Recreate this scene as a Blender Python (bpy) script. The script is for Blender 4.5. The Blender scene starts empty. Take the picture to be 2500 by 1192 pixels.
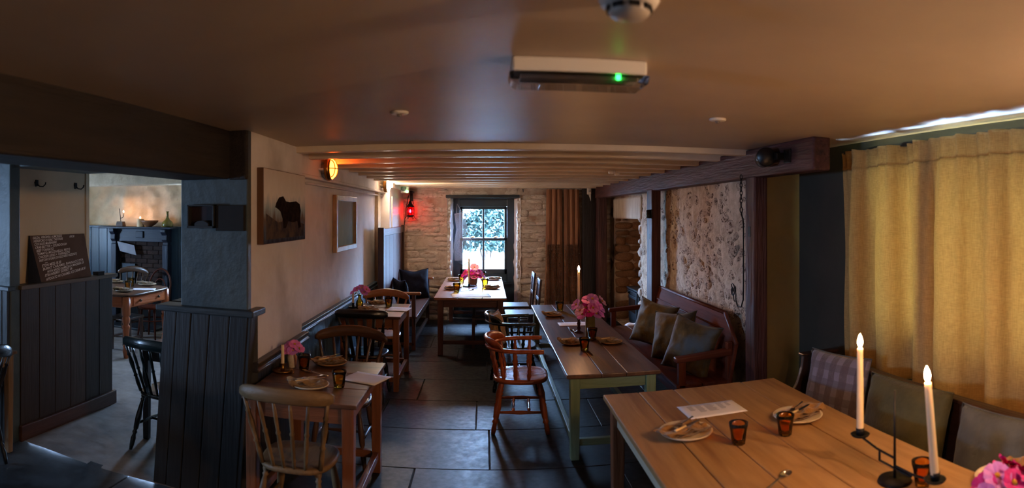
import bpy, bmesh, math, random
from math import sin, cos, tan, pi, sqrt, atan2
from mathutils import Vector, Matrix, noise
V = Vector
rnd = random.Random(11)
scene = bpy.context.scene
COL = scene.collection

# ---------------------------------------------------------------- camera (stitched photograph: cylindrical panorama)
F, CX, CY, H = 1454.0, 1185.0, 523.0, 1.8
cam = bpy.data.cameras.new('camera')
cam.type = 'PANO'
cam.panorama_type = 'CENTRAL_CYLINDRICAL'
cam.central_cylindrical_range_u_min = -CX / F
cam.central_cylindrical_range_u_max = (2500 - CX) / F
cam.central_cylindrical_range_v_min = -(1192 - CY) / F
cam.central_cylindrical_range_v_max = CY / F
cam.central_cylindrical_radius = 1.0
cam.clip_start = 0.05
cam.dof.use_dof = True
cam.dof.focus_distance = 6.2
cam.lens = 50
cam.dof.aperture_fstop = 4.2
camo = bpy.data.objects.new('camera', cam)
COL.objects.link(camo)
camo.location = (0, 0, H)
camo.rotation_euler = (pi / 2, 0, 0)
scene.camera = camo

# ---------------------------------------------------------------- sky, exposure
world = bpy.data.worlds.new('overcast_sky')
scene.world = world
world.use_nodes = True
bg = world.node_tree.nodes['Background']
bg.inputs[0].default_value = (0.38, 0.61, 1.0, 1)
bg.inputs[1].default_value = 13.0
scene.view_settings.view_transform = 'Standard'
scene.view_settings.look = 'None'
scene.view_settings.gamma = 1
scene.view_settings.use_curve_mapping = False
scene.view_settings.exposure = 3.55
scene.cycles.use_denoising = True
scene.cycles.max_bounces = 8
scene.cycles.diffuse_bounces = 5
scene.cycles.glossy_bounces = 4
scene.cycles.transparent_max_bounces = 16
scene.cycles.caustics_reflective = False
scene.cycles.caustics_refractive = False
scene.cycles.sample_clamp_indirect = 4.0

def portal(name, loc, rot, sx, sy):
    l = bpy.data.lights.new(name, 'AREA')
    l.shape = 'RECTANGLE'; l.size = sx; l.size_y = sy
    l.cycles.is_portal = True
    o = bpy.data.objects.new(name, l); COL.objects.link(o)
    o.location = loc; o.rotation_euler = rot
    return o
portal('window_sky_portal', (-0.03, 10.50, 1.35), (-pi / 2, 0, 0), 0.95, 1.3)      # far sash window
portal('window_sky_portal', (2.72, 2.15, 1.55), (0, pi / 2, 0), 1.2, 2.3)            # window behind the curtains
portal('window_sky_portal', (-6.18, .9, 1.5), (0, -pi / 2, 0), .6, .6)           # window in the side wall, left of the camera
portal('window_sky_portal', (-7.18, 6.2, 1.45), (0, -pi / 2, 0), .6, .4)          # opening added in the left room to light the fireplace front

portal('window_sky_portal', (-3.6, 8.5, 1.4), (-pi / 2, 0, 0), .5, .7)            # back room window, hidden by the pillar
# ---------------------------------------------------------------- pixel helpers (2500 x 1192 frame)
def TH(px): return (px - CX) / F
def atz(px, py, z):
    d = (H - z) * F / (py - CY); t = TH(px)
    return V((d * sin(t), d * cos(t), z))
def atY(px, py, Y):
    t = TH(px); d = Y / cos(t)
    return V((Y * tan(t), Y, H - (py - CY) * d / F))
def atX(px, py, X):
    t = TH(px); d = X / sin(t)
    return V((X, d * cos(t), H - (py - CY) * d / F))

# ---------------------------------------------------------------- materials
def lin(c):
    r = []
    for v in c:
        v /= 255.0
        r.append(v / 12.92 if v <= 0.04045 else ((v + 0.055) / 1.055) ** 2.4)
    return (*r, 1)
MATS = {}
def mat(name, c1, c2=None, sc=4.0, st=(1, 1, 1), rough=0.5, bump=0.0, bsc=None, metal=0.0, coat=0.0,
        rv=0.0, lo=0.35, hi=0.65, detail=6, c3=None, sc3=2.0, lo3=.55, hi3=.7, spec=0.5, sheen=0.0, rr=0.0, voro=0, dist=0.0):
    if name in MATS: return MATS[name]
    m = bpy.data.materials.new(name); m.use_nodes = True
    nt = m.node_tree; N = nt.nodes; L = nt.links
    b = N['Principled BSDF']
    b.inputs['Roughness'].default_value = rough
    b.inputs['Metallic'].default_value = metal
    b.inputs['Coat Weight'].default_value = coat
    b.inputs['Coat Roughness'].default_value = 0.15
    b.inputs['Specular IOR Level'].default_value = spec
    b.inputs['Sheen Weight'].default_value = sheen
    tc = N.new('ShaderNodeTexCoord'); mp = N.new('ShaderNodeMapping')
    L.new(tc.outputs['Object'], mp.inputs[0])
    mp.inputs['Scale'].default_value = st
    oi = N.new('ShaderNodeObjectInfo')
    if rv:
        ml = N.new('ShaderNodeMath'); ml.operation = 'MULTIPLY'; ml.inputs[1].default_value = 37.0
        L.new(oi.outputs['Random'], ml.inputs[0]); L.new(ml.outputs[0], mp.inputs['Location'])
    nz = N.new('ShaderNodeTexNoise'); L.new(mp.outputs[0], nz.inputs['Vector'])
    nz.inputs['Scale'].default_value = sc; nz.inputs['Detail'].default_value = detail
    nz.inputs['Roughness'].default_value = 0.6; nz.inputs['Distortion'].default_value = dist
    rp = N.new('ShaderNodeValToRGB'); L.new(nz.outputs['Fac'], rp.inputs[0])
    rp.color_ramp.elements[0].position = lo; rp.color_ramp.elements[1].position = hi
    rp.color_ramp.elements[0].color = lin(c1); rp.color_ramp.elements[1].color = lin(c2 or c1)
    out = rp.outputs[0]
    if c3:
        n3 = N.new('ShaderNodeTexNoise'); n3.inputs['Scale'].default_value = sc3; n3.inputs['Detail'].default_value = 4
        L.new(mp.outputs[0], n3.inputs['Vector'])
        r3 = N.new('ShaderNodeValToRGB'); L.new(n3.outputs['Fac'], r3.inputs[0])
        r3.color_ramp.elements[0].position = lo3; r3.color_ramp.elements[1].position = hi3
        mx = N.new('ShaderNodeMixRGB'); L.new(r3.outputs[0], mx.inputs[0]); L.new(out, mx.inputs[1])
        mx.inputs[2].default_value = lin(c3); out = mx.outputs[0]
    if rv:
        hs = N.new('ShaderNodeHueSaturation'); mr = N.new('ShaderNodeMapRange')
        L.new(oi.outputs['Random'], mr.inputs[0])
        mr.inputs[3].default_value = 1 - rv; mr.inputs[4].default_value = 1 + rv
        L.new(mr.outputs[0], hs.inputs['Value']); L.new(out, hs.inputs['Color']); out = hs.outputs[0]
    L.new(out, b.inputs['Base Color'])
    if bump:
        nb = N.new('ShaderNodeTexNoise'); nb.inputs['Scale'].default_value = bsc or sc * 3
        nb.inputs['Detail'].default_value = 8; L.new(mp.outputs[0], nb.inputs['Vector'])
        bp = N.new('ShaderNodeBump'); bp.inputs['Strength'].default_value = bump; bp.inputs['Distance'].default_value = 0.02
        L.new(nb.outputs['Fac'], bp.inputs['Height']); L.new(bp.outputs[0], b.inputs['Normal'])
        if rr:
            mr2 = N.new('ShaderNodeMapRange'); L.new(nb.outputs['Fac'], mr2.inputs[0])
            mr2.inputs[1].default_value = .3; mr2.inputs[2].default_value = .7
            mr2.inputs[3].default_value = max(.02, rough - rr); mr2.inputs[4].default_value = rough + rr
            L.new(mr2.outputs[0], b.inputs['Roughness'])
    MATS[name] = m
    return m
AX = {'x': (1, 12, 12), 'y': (12, 1, 12), 'z': (12, 12, 1)}
def wood(name, c1, c2, ax='z', rough=.45, coat=0.0, rv=.12, sc=1.6, bump=.25, c3=None, **k):
    return mat(name + '_' + ax, c1, c2, sc=sc, st=AX[ax], rough=rough, coat=coat, rv=rv, bump=bump, bsc=4, c3=c3, sc3=.7, lo=.3, hi=.7, **k)
def emis(name, c, s):
    if name in MATS: return MATS[name]
    m = bpy.data.materials.new(name); m.use_nodes = True
    b = m.node_tree.nodes['Principled BSDF']
    b.inputs['Base Color'].default_value = (*c, 1)
    b.inputs['Emission Color'].default_value = (*c, 1); b.inputs['Emission Strength'].default_value = s
    MATS[name] = m; return m
def thin(name, c, fr=.08, rough=.03, ior=1.45):
    """thin coloured glass: tinted transmission with a Fresnel gloss"""
    if name in MATS: return MATS[name]
    m = bpy.data.materials.new(name); m.use_nodes = True
    nt = m.node_tree; N = nt.nodes; L = nt.links
    N.remove(N['Principled BSDF'])
    t = N.new('ShaderNodeBsdfTransparent'); t.inputs[0].default_value = (*c, 1)
    g = N.new('ShaderNodeBsdfGlossy'); g.inputs['Roughness'].default_value = rough
    f = N.new('ShaderNodeFresnel'); f.inputs[0].default_value = ior
    x = N.new('ShaderNodeMixShader'); L.new(f.outputs[0], x.inputs[0]); L.new(t.outputs[0], x.inputs[1]); L.new(g.outputs[0], x.inputs[2])
    L.new(x.outputs[0], N['Material Output'].inputs[0])
    MATS[name] = m; return m

M_CREAM = mat('cream_limewash', (208, 199, 194), (224, 216, 211), sc=2.5, rough=.85, bump=.25, bsc=9, c3=(180, 170, 163), sc3=1.3)
M_CEIL = mat('ceiling_paint', (190, 170, 148), (202, 183, 160), sc=1.2, rough=.48, bump=.03, bsc=5)
M_JOIST = mat('cream_joist_paint', (214, 196, 172), (228, 211, 188), sc=3, rough=.4, bump=.15, bsc=10)
M_TEALPAINT = mat('grey_teal_paint', (58, 68, 69), (70, 80, 80), sc=3, rough=.5, bump=.3, bsc=14, c3=(46, 58, 62), sc3=2)
M_DARKDADO = wood('dark_teal_plank', (29, 29, 29), (42, 42, 41), 'z', rough=.5, rv=.2, bump=.2)
M_BROWNDADO = wood('dark_brown_plank', (44, 34, 26), (60, 47, 36), 'z', rough=.5, rv=.2, bump=.2)
M_BLUEDADO = wood('blue_matchboard', (40, 62, 80), (56, 82, 100), 'z', rough=.4, rv=.1, bump=.15)
M_BLUEDADO_Y = wood('blue_matchboard', (40, 62, 80), (56, 82, 100), 'y', rough=.35, rv=.05, bump=.15)
M_DARKBEAM = wood('dark_beam', (26, 20, 17), (42, 33, 27), 'y', rough=.75, bump=.5)
M_OAK = {a: wood('old_dark_oak', (58, 34, 34), (96, 62, 60), a, rough=.55, spec=.35, bump=.6, rv=.1, c3=(40, 28, 30)) for a in 'xyz'}
M_STONE = mat('limewashed_stone', (180, 167, 155), (208, 197, 185), sc=2.5, rough=.9, bump=.6, bsc=6, rv=.12, c3=(150, 126, 108), sc3=1.6)
M_STONE2 = mat('brown_rubble_stone', (176, 154, 134), (212, 194, 174), sc=3, rough=.9, bump=.9, bsc=6, rv=.10, c3=(88, 64, 50), sc3=2.6, lo3=.52, hi3=.62)
M_MORTAR = mat('pale_lime_mortar', (184, 164, 142), (214, 197, 176), sc=12, rough=.95, bump=.7, bsc=30, c3=(150, 128, 104), sc3=5)
M_MORTAR2 = mat('far_wall_mortar', (166, 150, 137), (192, 178, 164), sc=8, rough=.95, bump=.6, bsc=26, c3=(140, 108, 92), sc3=3)
M_WHITEWASH = mat('whitewash_reveal', (226, 226, 224), (240, 240, 238), sc=9, rough=.9, bump=.5, bsc=25)
M_SLATE = mat('slate_flag', (27, 31, 35), (41, 46, 51), sc=5, rough=.46, spec=.32, bump=.06, bsc=22, rv=.15, rr=.08, c3=(62, 60, 58), sc3=1.6)
M_GROUT = mat('pale_grout', (58, 55, 52), (88, 82, 76), sc=20, rough=.9, bump=.2)
M_WORN = mat('worn_stone_floor', (108, 98, 92), (146, 134, 124), sc=4, rough=.55, bump=.35, bsc=9, c3=(92, 82, 76), sc3=1.5, rr=.12)
M_TEALWIN = mat('dark_teal_gloss', (26, 46, 58), (34, 56, 68), sc=5, rough=.35, bump=.1)
M_OLIVE = mat('olive_lit_wall', (132, 122, 88), (148, 136, 100), sc=2, rough=.8, bump=.2)  # paler olive: light falling on the return wall put into the colour
M_LROOM = mat('rough_cream_plaster', (220, 198, 160), (240, 220, 184), sc=5, rough=.9, bump=.9, bsc=10)
M_BLACK = mat('black_iron', (16, 16, 17), (30, 29, 28), sc=20, rough=.5, bump=.2, metal=.6)
M_CASTBLUE = mat('cast_iron_stove', (20, 28, 34), (34, 44, 52), sc=14, rough=.42, bump=.15, metal=.3)
M_BRASS = mat('aged_brass', (150, 106, 52), (186, 140, 72), sc=9, rough=.3, metal=1)
M_STEEL = mat('cutlery_steel', (190, 186, 180), (210, 206, 200), sc=9, rough=.22, metal=1)
M_WAX = mat('ivory_wax', (232, 206, 164), rough=.5)
_b = M_WAX.node_tree.nodes['Principled BSDF']; _b.inputs['Subsurface Weight'].default_value = .25; _b.inputs['Subsurface Radius'].default_value = (.02, .012, .006); _b.inputs['Subsurface Scale'].default_value = .6
M_FLAME = emis('candle_flame', (1.0, .48, .20), 56)
M_AMBER = thin('amber_glass', (.98, .78, .30))
M_AMBER2 = thin('brown_amber_glass', (.93, .60, .20))
M_GREENGLASS = thin('olive_green_glass', (.34, .36, .08))
M_PANE = thin('window_glass', (.95, .98, 1.0), ior=1.2)
M_CLEAR = thin('clear_plastic', (.82, .84, .86), ior=1.5)
M_PAPER = mat('menu_paper', (226, 220, 224), (234, 229, 232), sc=4, rough=.8)
M_INK = mat('grey_print', (150, 144, 152), rough=.9)
M_LINEN = mat('mustard_linen', (122, 84, 36), (150, 106, 52), sc=30, rough=.95, bump=.4, bsc=120, sheen=.3)
M_LINEN2 = mat('sand_linen', (136, 106, 66), (166, 132, 88), sc=30, rough=.95, bump=.4, bsc=120, sheen=.3)
M_CURTAIN = None
M_PLATE = mat('speckled_stoneware', (208, 190, 160), (222, 206, 178), sc=60, rough=.4, bump=.05)
M_PLATE2 = mat('brown_stoneware', (150, 110, 72), (174, 134, 92), sc=30, rough=.4, bump=.05)
M_WHITE = mat('white_plastic', (222, 216, 206), rough=.4)
M_NAVY = mat('navy_velvet', (10, 12, 26), (17, 20, 40), sc=8, rough=.9, sheen=.0, spec=.2, bump=.15, bsc=60)
M_VELVET = mat('crushed_olive_velvet', (64, 56, 28), (110, 92, 50), sc=7, rough=.7, sheen=.15, bump=.25, bsc=14, c3=(84, 94, 98), sc3=5, lo3=.48, hi3=.62, dist=1.2)
M_OLIVEV = mat('olive_velvet', (66, 64, 34), (86, 82, 46), sc=6, rough=.8, sheen=.15, bump=.2, bsc=50)
M_GREYV = mat('grey_velvet', (70, 74, 74), (86, 90, 88), sc=6, rough=.8, sheen=.15, bump=.2, bsc=50)
M_LEAF = mat('leaf_green', (46, 84, 36), (72, 112, 52), sc=20, rough=.5)

def plaid():
    m = mat('plaid_tweed', (96, 84, 92), (112, 98, 104), sc=30, rough=.95, bump=.3, bsc=90, sheen=.3)
    nt = m.node_tree; N = nt.nodes; L = nt.links
    tc = N.new('ShaderNodeTexCoord'); b = N['Principled BSDF']
    src = b.inputs['Base Color'].links[0].from_socket
    out = src
    for ax, col in (('X', (.30, .28, .36, 1)), ('Z', (.10, .08, .10, 1))):
        w = N.new('ShaderNodeTexWave'); w.bands_direction = ax; w.inputs['Scale'].default_value = 3.2
        L.new(tc.outputs['Object'], w.inputs[0])
        r = N.new('ShaderNodeValToRGB'); r.color_ramp.interpolation = 'CONSTANT'
        r.color_ramp.elements[1].position = .55; r.color_ramp.elements[0].color = (0, 0, 0, 1); r.color_ramp.elements[1].color = (.55, .55, .55, 1)
        L.new(w.outputs['Fac'], r.inputs[0])
        x = N.new('ShaderNodeMixRGB'); L.new(r.outputs[0], x.inputs[0]); L.new(out, x.inputs[1]); x.inputs[2].default_value = col
        out = x.outputs[0]
    L.new(out, b.inputs['Base Color'])
    return m
M_PLAID = plaid()

def curtain_mat():
    m = bpy.data.materials.new('mustard_linen_curtain'); m.use_nodes = True
    nt = m.node_tree; N = nt.nodes; L = nt.links
    b = N['Principled BSDF']
    tc = N.new('ShaderNodeTexCoord')
    def weave(st):
        mp = N.new('ShaderNodeMapping'); mp.inputs['Scale'].default_value = st; L.new(tc.outputs['Object'], mp.inputs[0])
        n = N.new('ShaderNodeTexNoise'); n.inputs['Scale'].default_value = 1; n.inputs['Detail'].default_value = 5
        L.new(mp.outputs[0], n.inputs[0]); return n
    a, c = weave((30, 30, 240)), weave((260, 260, 16))
    ad = N.new('ShaderNodeMath'); ad.operation = 'ADD'; L.new(a.outputs['Fac'], ad.inputs[0]); L.new(c.outputs['Fac'], ad.inputs[1])
    r = N.new('ShaderNodeValToRGB'); hf = N.new('ShaderNodeMath'); hf.operation = 'MULTIPLY'; hf.inputs[1].default_value = .5
    L.new(ad.outputs[0], hf.inputs[0]); L.new(hf.outputs[0], r.inputs[0])
    r.color_ramp.elements[0].position = .38; r.color_ramp.elements[1].position = .62
    r.color_ramp.elements[0].color = lin((170, 137, 82)); r.color_ramp.elements[1].color = lin((197, 163, 104))
    L.new(r.outputs[0], b.inputs['Base Color']); b.inputs['Roughness'].default_value = .95
    t = N.new('ShaderNodeBsdfTranslucent'); L.new(r.outputs[0], t.inputs[0])
    x = N.new('ShaderNodeMixShader'); x.inputs[0].default_value = .18
    L.new(b.outputs[0], x.inputs[1]); L.new(t.outputs[0], x.inputs[2]); L.new(x.outputs[0], N['Material Output'].inputs[0])
    return m
M_CURTAIN = curtain_mat()

# ---------------------------------------------------------------- mesh builder
class MB:
    def __init__(s): s.v = []; s.f = []
    def add(s, vs, fs, m=None):
        o = len(s.v)
        s.v += [tuple(m @ V(p)) if m else tuple(p) for p in vs]
        s.f += [tuple(i + o for i in f) for f in fs]
        return s
    def box(s, c, d, m=None, rz=0):
        x, y, z = d[0] / 2, d[1] / 2, d[2] / 2
        T = Matrix.Translation(c) @ Matrix.Rotation(rz, 4, 'Z')
        if m: T = m @ T
        p = [(a * x, b * y, e * z) for e in (-1, 1) for b in (-1, 1) for a in (-1, 1)]
        return s.add(p, [(0, 2, 3, 1), (4, 5, 7, 6), (0, 1, 5, 4), (2, 6, 7, 3), (0, 4, 6, 2), (1, 3, 7, 5)], T)
    def bb(s, x0, x1, y0, y1, z0, z1, m=None):
        return s.box(((x0 + x1) / 2, (y0 + y1) / 2, (z0 + z1) / 2), (abs(x1 - x0), abs(y1 - y0), abs(z1 - z0)), m)
    def hexa(s, bottom, top):
        """box from four bottom and four top corners (ccw)"""
        return s.add(list(bottom) + list(top), [(3, 2, 1, 0), (4, 5, 6, 7), (0, 1, 5, 4), (1, 2, 6, 5), (2, 3, 7, 6), (3, 0, 4, 7)])
    def loft(s, rings, cap=True, closed=True, loop=False):
        n = len(rings[0]); vs = [p for r in rings for p in r]; fs = []
        R_ = len(rings)
        for i in range(R_ if loop else R_ - 1):
            for j in range(n if closed else n - 1):
                k = (j + 1) % n; i2 = (i + 1) % R_
                fs.append((i * n + j, i * n + k, i2 * n + k, i2 * n + j))
        if cap and not loop:
            fs.append(tuple(range(n - 1, -1, -1))); fs.append(tuple((R_ - 1) * n + j for j in range(n)))
        return s.add(vs, fs)
    def lathe(s, prof, n=16, at=(0, 0, 0), m=None, cap=True):
        T = Matrix.Translation(at)
        if m: T = T @ m
        rings = [[tuple(T @ V((r * cos(2 * pi * j / n), r * sin(2 * pi * j / n), z))) for j in range(n)] for r, z in prof]
        return s.loft(rings, cap)
    def tube(s, pts, r, n=8, cap=True, flat=1.0, up=None):
        pts = [V(p) for p in pts]; rings = []
        rs = r if isinstance(r, (list, tuple)) else [r] * len(pts)
        prev = None
        for i, p in enumerate(pts):
            d = (pts[min(i + 1, len(pts) - 1)] - pts[max(i - 1, 0)]).normalized()
            if prev is None:
                a = V(up) if up else (V((0, 0, 1)) if abs(d.z) < .9 else V((1, 0, 0)))
            else: a = prev
            u = (a - d * a.dot(d)).normalized(); w = d.cross(u); prev = u
            rings.append([tuple(p + (u * cos(2 * pi * j / n) * flat + w * sin(2 * pi * j / n)) * rs[i]) for j in range(n)])
        return s.loft(rings, cap)
    def turned(s, p0, p1, prof, n=9):
        p0, p1 = V(p0), V(p1)
        pts = [p0.lerp(p1, t) for t, _ in prof]
        d = (p1 - p0).normalized(); a = V((1, 0, 0)) if abs(d.x) < .9 else V((0, 1, 0))
        u = (a - d * a.dot(d)).normalized(); w = d.cross(u)
        return s.loft([[tuple(p + (u * cos(2 * pi * j / n) + w * sin(2 * pi * j / n)) * r) for j in range(n)] for p, (_, r) in zip(pts, prof)])
    def prism(s, poly, o, U, Vv, W):
        o, U, Vv, W = V(o), V(U), V(Vv), V(W); n = len(poly)
        a = [tuple(o + U * u + Vv * v) for u, v in poly]; b = [tuple(V(p) + W) for p in a]
        return s.add(a + b, [tuple(range(n - 1, -1, -1)), tuple(range(n, 2 * n))] + [(i, (i + 1) % n, n + (i + 1) % n, n + i) for i in range(n)])
    def grid(s, fn, nu, nv):
        vs = [tuple(fn(i / nu, j / nv)) for j in range(nv + 1) for i in range(nu + 1)]
        return s.add(vs, [(j * (nu + 1) + i, j * (nu + 1) + i + 1, (j + 1) * (nu + 1) + i + 1, (j + 1) * (nu + 1) + i) for j in range(nv) for i in range(nu)])
    def mesh(s, name, smooth=False):
        me = bpy.data.meshes.new(name); me.from_pydata(s.v, [], s.f); me.update()
        bm = bmesh.new(); bm.from_mesh(me); bmesh.ops.recalc_face_normals(bm, faces=bm.faces); bm.to_mesh(me); bm.free()
        if smooth:
            me.polygons.foreach_set('use_smooth', [True] * len(me.polygons))
        return me
    def build(s, name, m, parent=None, smooth=False, bevel=0, loc=None, rz=0, solid=0, sub=0, segs=2):
        o = bpy.data.objects.new(name, s.mesh(name, smooth)); COL.objects.link(o)
        o.data.materials.append(m)
        if parent: o.parent = parent
        if loc is not None: o.location = loc
        if rz: o.rotation_euler = (0, 0, rz)
        if solid:
            md = o.modifiers.new('thickness', 'SOLIDIFY'); md.thickness = solid; md.offset = 0
        if bevel:
            md = o.modifiers.new('edges', 'BEVEL'); md.width = bevel; md.segments = segs; md.limit_method = 'ANGLE'; md.angle_limit = .6
        if sub:
            md = o.modifiers.new('round', 'SUBSURF'); md.levels = sub; md.render_levels = sub
        return o

def thing(name, label, cat, loc=(0, 0, 0), rz=0, group=None):
    o = bpy.data.objects.new(name, None); COL.objects.link(o)
    o.empty_display_size = .1
    o.location = loc; o.rotation_euler = (0, 0, rz)
    return tag(o, label, cat, group)
def tag(o, label, cat, group=None):
    o['label'] = label; o['category'] = cat
    if group: o['group'] = group
    return o
def struct(o, label=None, cat='wall'):
    o['kind'] = 'structure'
    if label: o['label'] = label
    o['category'] = cat
    return o
def dup(root, loc, rz=0, label=None, group=None):
    r = root.copy(); COL.objects.link(r); r.location = loc; r.rotation_euler = (0, 0, rz)
    if label: r['label'] = label
    if group: r['group'] = group
    for ch in root.children:
        c = ch.copy(); COL.objects.link(c); c.parent = r
        for g in ch.children:
            d = g.copy(); COL.objects.link(d); d.parent = c
    return r
def share(me, name, parent, loc, rot=(0, 0, 0), scale=(1, 1, 1)):
    o = bpy.data.objects.new(name, me); COL.objects.link(o); o.parent = parent
    o.location = loc; o.rotation_euler = rot; o.scale = scale
    return o
def sq(n, a, b, e=4):
    """superellipse outline"""
    r = []
    for i in range(n):
        t = 2 * pi * i / n; c, s_ = cos(t), sin(t)
        r.append((a * math.copysign(abs(c) ** (2 / e), c), b * math.copysign(abs(s_) ** (2 / e), s_)))
    return r
# ================================================================ THE SETTING
# ---- floor with slate flags
fl = struct(MB().bb(-6.2, 3.0, -2.75, 3.38, -.12, -.012).bb(-1.93, 3.0, 3.38, 10.6, -.12, -.012).build('floor', M_GROUT), 'dark slate flagstone floor with pale joints', 'floor')
def flag(x0, x1, y0, y1):
    g = .004
    c = V(((x0 + x1) / 2, (y0 + y1) / 2, 0)); w, d = (x1 - x0) / 2 - g, (y1 - y0) / 2 - g
    j = lambda: rnd.uniform(-.003, .003)
    b = [(-w + j(), -d + j(), -.05), (w + j(), -d + j(), -.05), (w + j(), d + j(), -.05), (-w + j(), d + j(), -.05)]
    t = [(p[0], p[1], j() * .6 - .001) for p in b]
    MB().hexa(b, t).build('flagstone', M_SLATE, fl, bevel=.004, loc=c, segs=1)
rows = [-2.7, -1.9, -1.15, -.4, .37, 1.14, 1.9, 2.67, 3.43, 4.19, 4.97, 5.73, 6.46, 7.25, 8.0, 8.76, 9.5, 10.3]
for i in range(len(rows) - 1):
    y0, y1 = rows[i], rows[i + 1]
    xl, xr = (-6.1, 2.55) if y1 < 3.5 else (-1.55, 2.2 if y0 > 8 else 2.5)
    brk = {8: [-.50, .95], 9: [.03, 1.3], 10: [-.93, -.08, .98], 11: [-.66, .55, 1.6], 12: [.02, 1.2], 13: [-.98, -.35, .75]}.get(i)
    if brk is None:
        brk = []; x = xl + rnd.uniform(.5, 1.0)
        while x < xr - .3: brk.append(x); x += rnd.uniform(.8, 1.25)
    xs = [xl] + brk + [xr]
    for a, b in zip(xs, xs[1:]): flag(a, b, y0, y1)
def wornf(u, v):
    x, y = -7.2 + 5.3 * u, 3.37 + 4.85 * v
    return (x, y, .006 + .012 * noise.noise(V((x * 1.7, y * 1.7, 0))))
struct(MB().grid(wornf, 70, 64).build('floor', M_WORN, smooth=True), 'pale worn stone floor beyond the threshold', 'floor')

# ---- ceiling
ceil = struct(MB().bb(-7.4, 2.75, -2.75, 4.36, 2.32, 2.46).bb(-1.95, 2.9, 4.36, 10.6, 2.37, 2.46).bb(-7.4, -1.9, 4.36, 8.4, 2.43, 2.52).build('ceiling', M_CEIL), 'warm cream plaster ceiling', 'ceiling')
for i in range(12):
    y = 4.42 + i * .50
    o = MB().bb(-1.9, 2.15, -.045, .045, -.05, .055).build('joist', M_JOIST, ceil, bevel=.008, loc=(0, y, 2.325 - .0035 * i))
# ---- left main wall
wl = struct(MB().bb(-1.9, -1.437, 3.45, 4.52, 0, 2.34).bb(-1.9, -1.545, 4.52, 10.3, 0, 2.40).build('wall_left', M_CREAM, bevel=.01), 'cream limewashed left wall with pictures', 'wall')
MB().bb(-1.56, -1.49, 4.52, 8.7, 2.13, 2.40).build('boxing', M_CREAM, wl, bevel=.012)
MB().bb(-1.56, -1.468, 4.52, 8.7, 2.105, 2.135).build('moulding', M_CREAM, wl, bevel=.008)
MB().bb(-1.56, -1.50, 4.9, 8.7, 2.06, 2.075).build('picture_rail', M_CREAM, wl, bevel=.005)
# matchboard dado
bd = MB().box((0, 0, 0), (.02, .088, .80))
for x, y0, y1 in ((-1.427, 3.5, 4.52), (-1.535, 4.53, 8.1)):
    n = int((y1 - y0) / .092)
    me = bd.mesh('dado_board'); me.materials.append(M_BLUEDADO if y0 > 4 else M_DARKDADO)
    for k in range(n):
        share(me, 'dado_board', wl, (x, y0 + .046 + k * .092, .41))
for x, y0, y1, m_ in ((-1.405, 3.46, 4.54, wood('dark_rail', (44, 38, 34), (70, 60, 52), 'y', rough=.4)), (-1.513, 4.5, 8.15, M_BLUEDADO_Y)):
    MB().prism([(-.03, 0), (.024, 0), (.024, .012), (.012, .022), (.012, .038), (.020, .046), (.020, .06), (-.03, .06)], (x, y0, .805), (1, 0, 0), (0, 0, 1), (0, y1 - y0, 0)).build('dado_rail', m_, wl, bevel=.003)
# white boarded cupboard at the far left corner
cup = struct(MB().bb(-1.56, -1.41, 8.7, 10.12, 0, 2.20).build('trim_1', M_CREAM, bevel=.006), 'white boarded cupboard front in the far left corner', 'trim')
for k in range(7):
    MB().bb(-.012, .012, .004, .166, 0, 2.02).build('board', mat('white_gloss_board', (206, 196, 184), (216, 207, 196), sc=2, rough=.3), cup, bevel=.004, loc=(-1.402, 8.85 + k * .17, .05))
MB().bb(-1.56, -1.36, 8.7, 10.12, 2.19, 2.36).build('cornice_box', M_CREAM, cup, bevel=.01)

# ---- pillar between the rooms
pil = struct(MB().bb(-1.913, -1.437, 3.41, 3.47, 1.1, 2.34).bb(-1.913, -1.44, 3.45, 3.9, 0, 2.34).build('wall_pillar', M_TEALPAINT, bevel=.008), 'grey teal painted pillar end with dark plank dado', 'wall')
lean = lambda z: -.085 * (1 - z / 1.17)
xs = [-2.03, -1.93, -1.82, -1.69, -1.55, -1.425]
for a, b in zip(xs, xs[1:]):
    a += .003; b -= .003; y = 3.385 + rnd.uniform(-.004, .004)
    MB().hexa([(a + lean(0), y, 0), (b + lean(0), y, 0), (b + lean(0), 3.45, 0), (a + lean(0), 3.45, 0)],
              [(a, y, 1.17), (b, y, 1.17), (b, 3.45, 1.17), (a, 3.45, 1.17)]).build('plank', M_DARKDADO, pil, bevel=.004)
MB().hexa([(-1.425 + lean(0) - .02, 3.39, 0), (-1.40 + lean(0), 3.39, 0), (-1.40, 3.50, 0), (-1.44, 3.50, 0)], [(-1.44, 3.39, 1.17), (-1.405, 3.39, 1.17), (-1.405, 3.50, 1.17), (-1.44, 3.50, 1.17)]).build('corner_post', M_DARKDADO, pil, bevel=.004)
MB().bb(-2.03, -1.9, 3.45, 3.95, 0, 1.17).build('side_planking', M_DARKDADO, pil)
MB().bb(-2.07, -1.375, 3.345, 3.56, 1.165, 1.205).bb(-2.07, -1.88, 3.5, 4.0, 1.165, 1.205).build('dado_cap', wood('dark_teal_cap', (34, 42, 46), (58, 66, 70), 'x', rough=.4), pil, bevel=.008)
MB().bb(-1.56, -1.437, 3.385, 3.43, 2.015, 2.33).build('dark_block', M_DARKBEAM, pil, bevel=.01)  # dark block on the pillar front at the end of the beam
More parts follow.
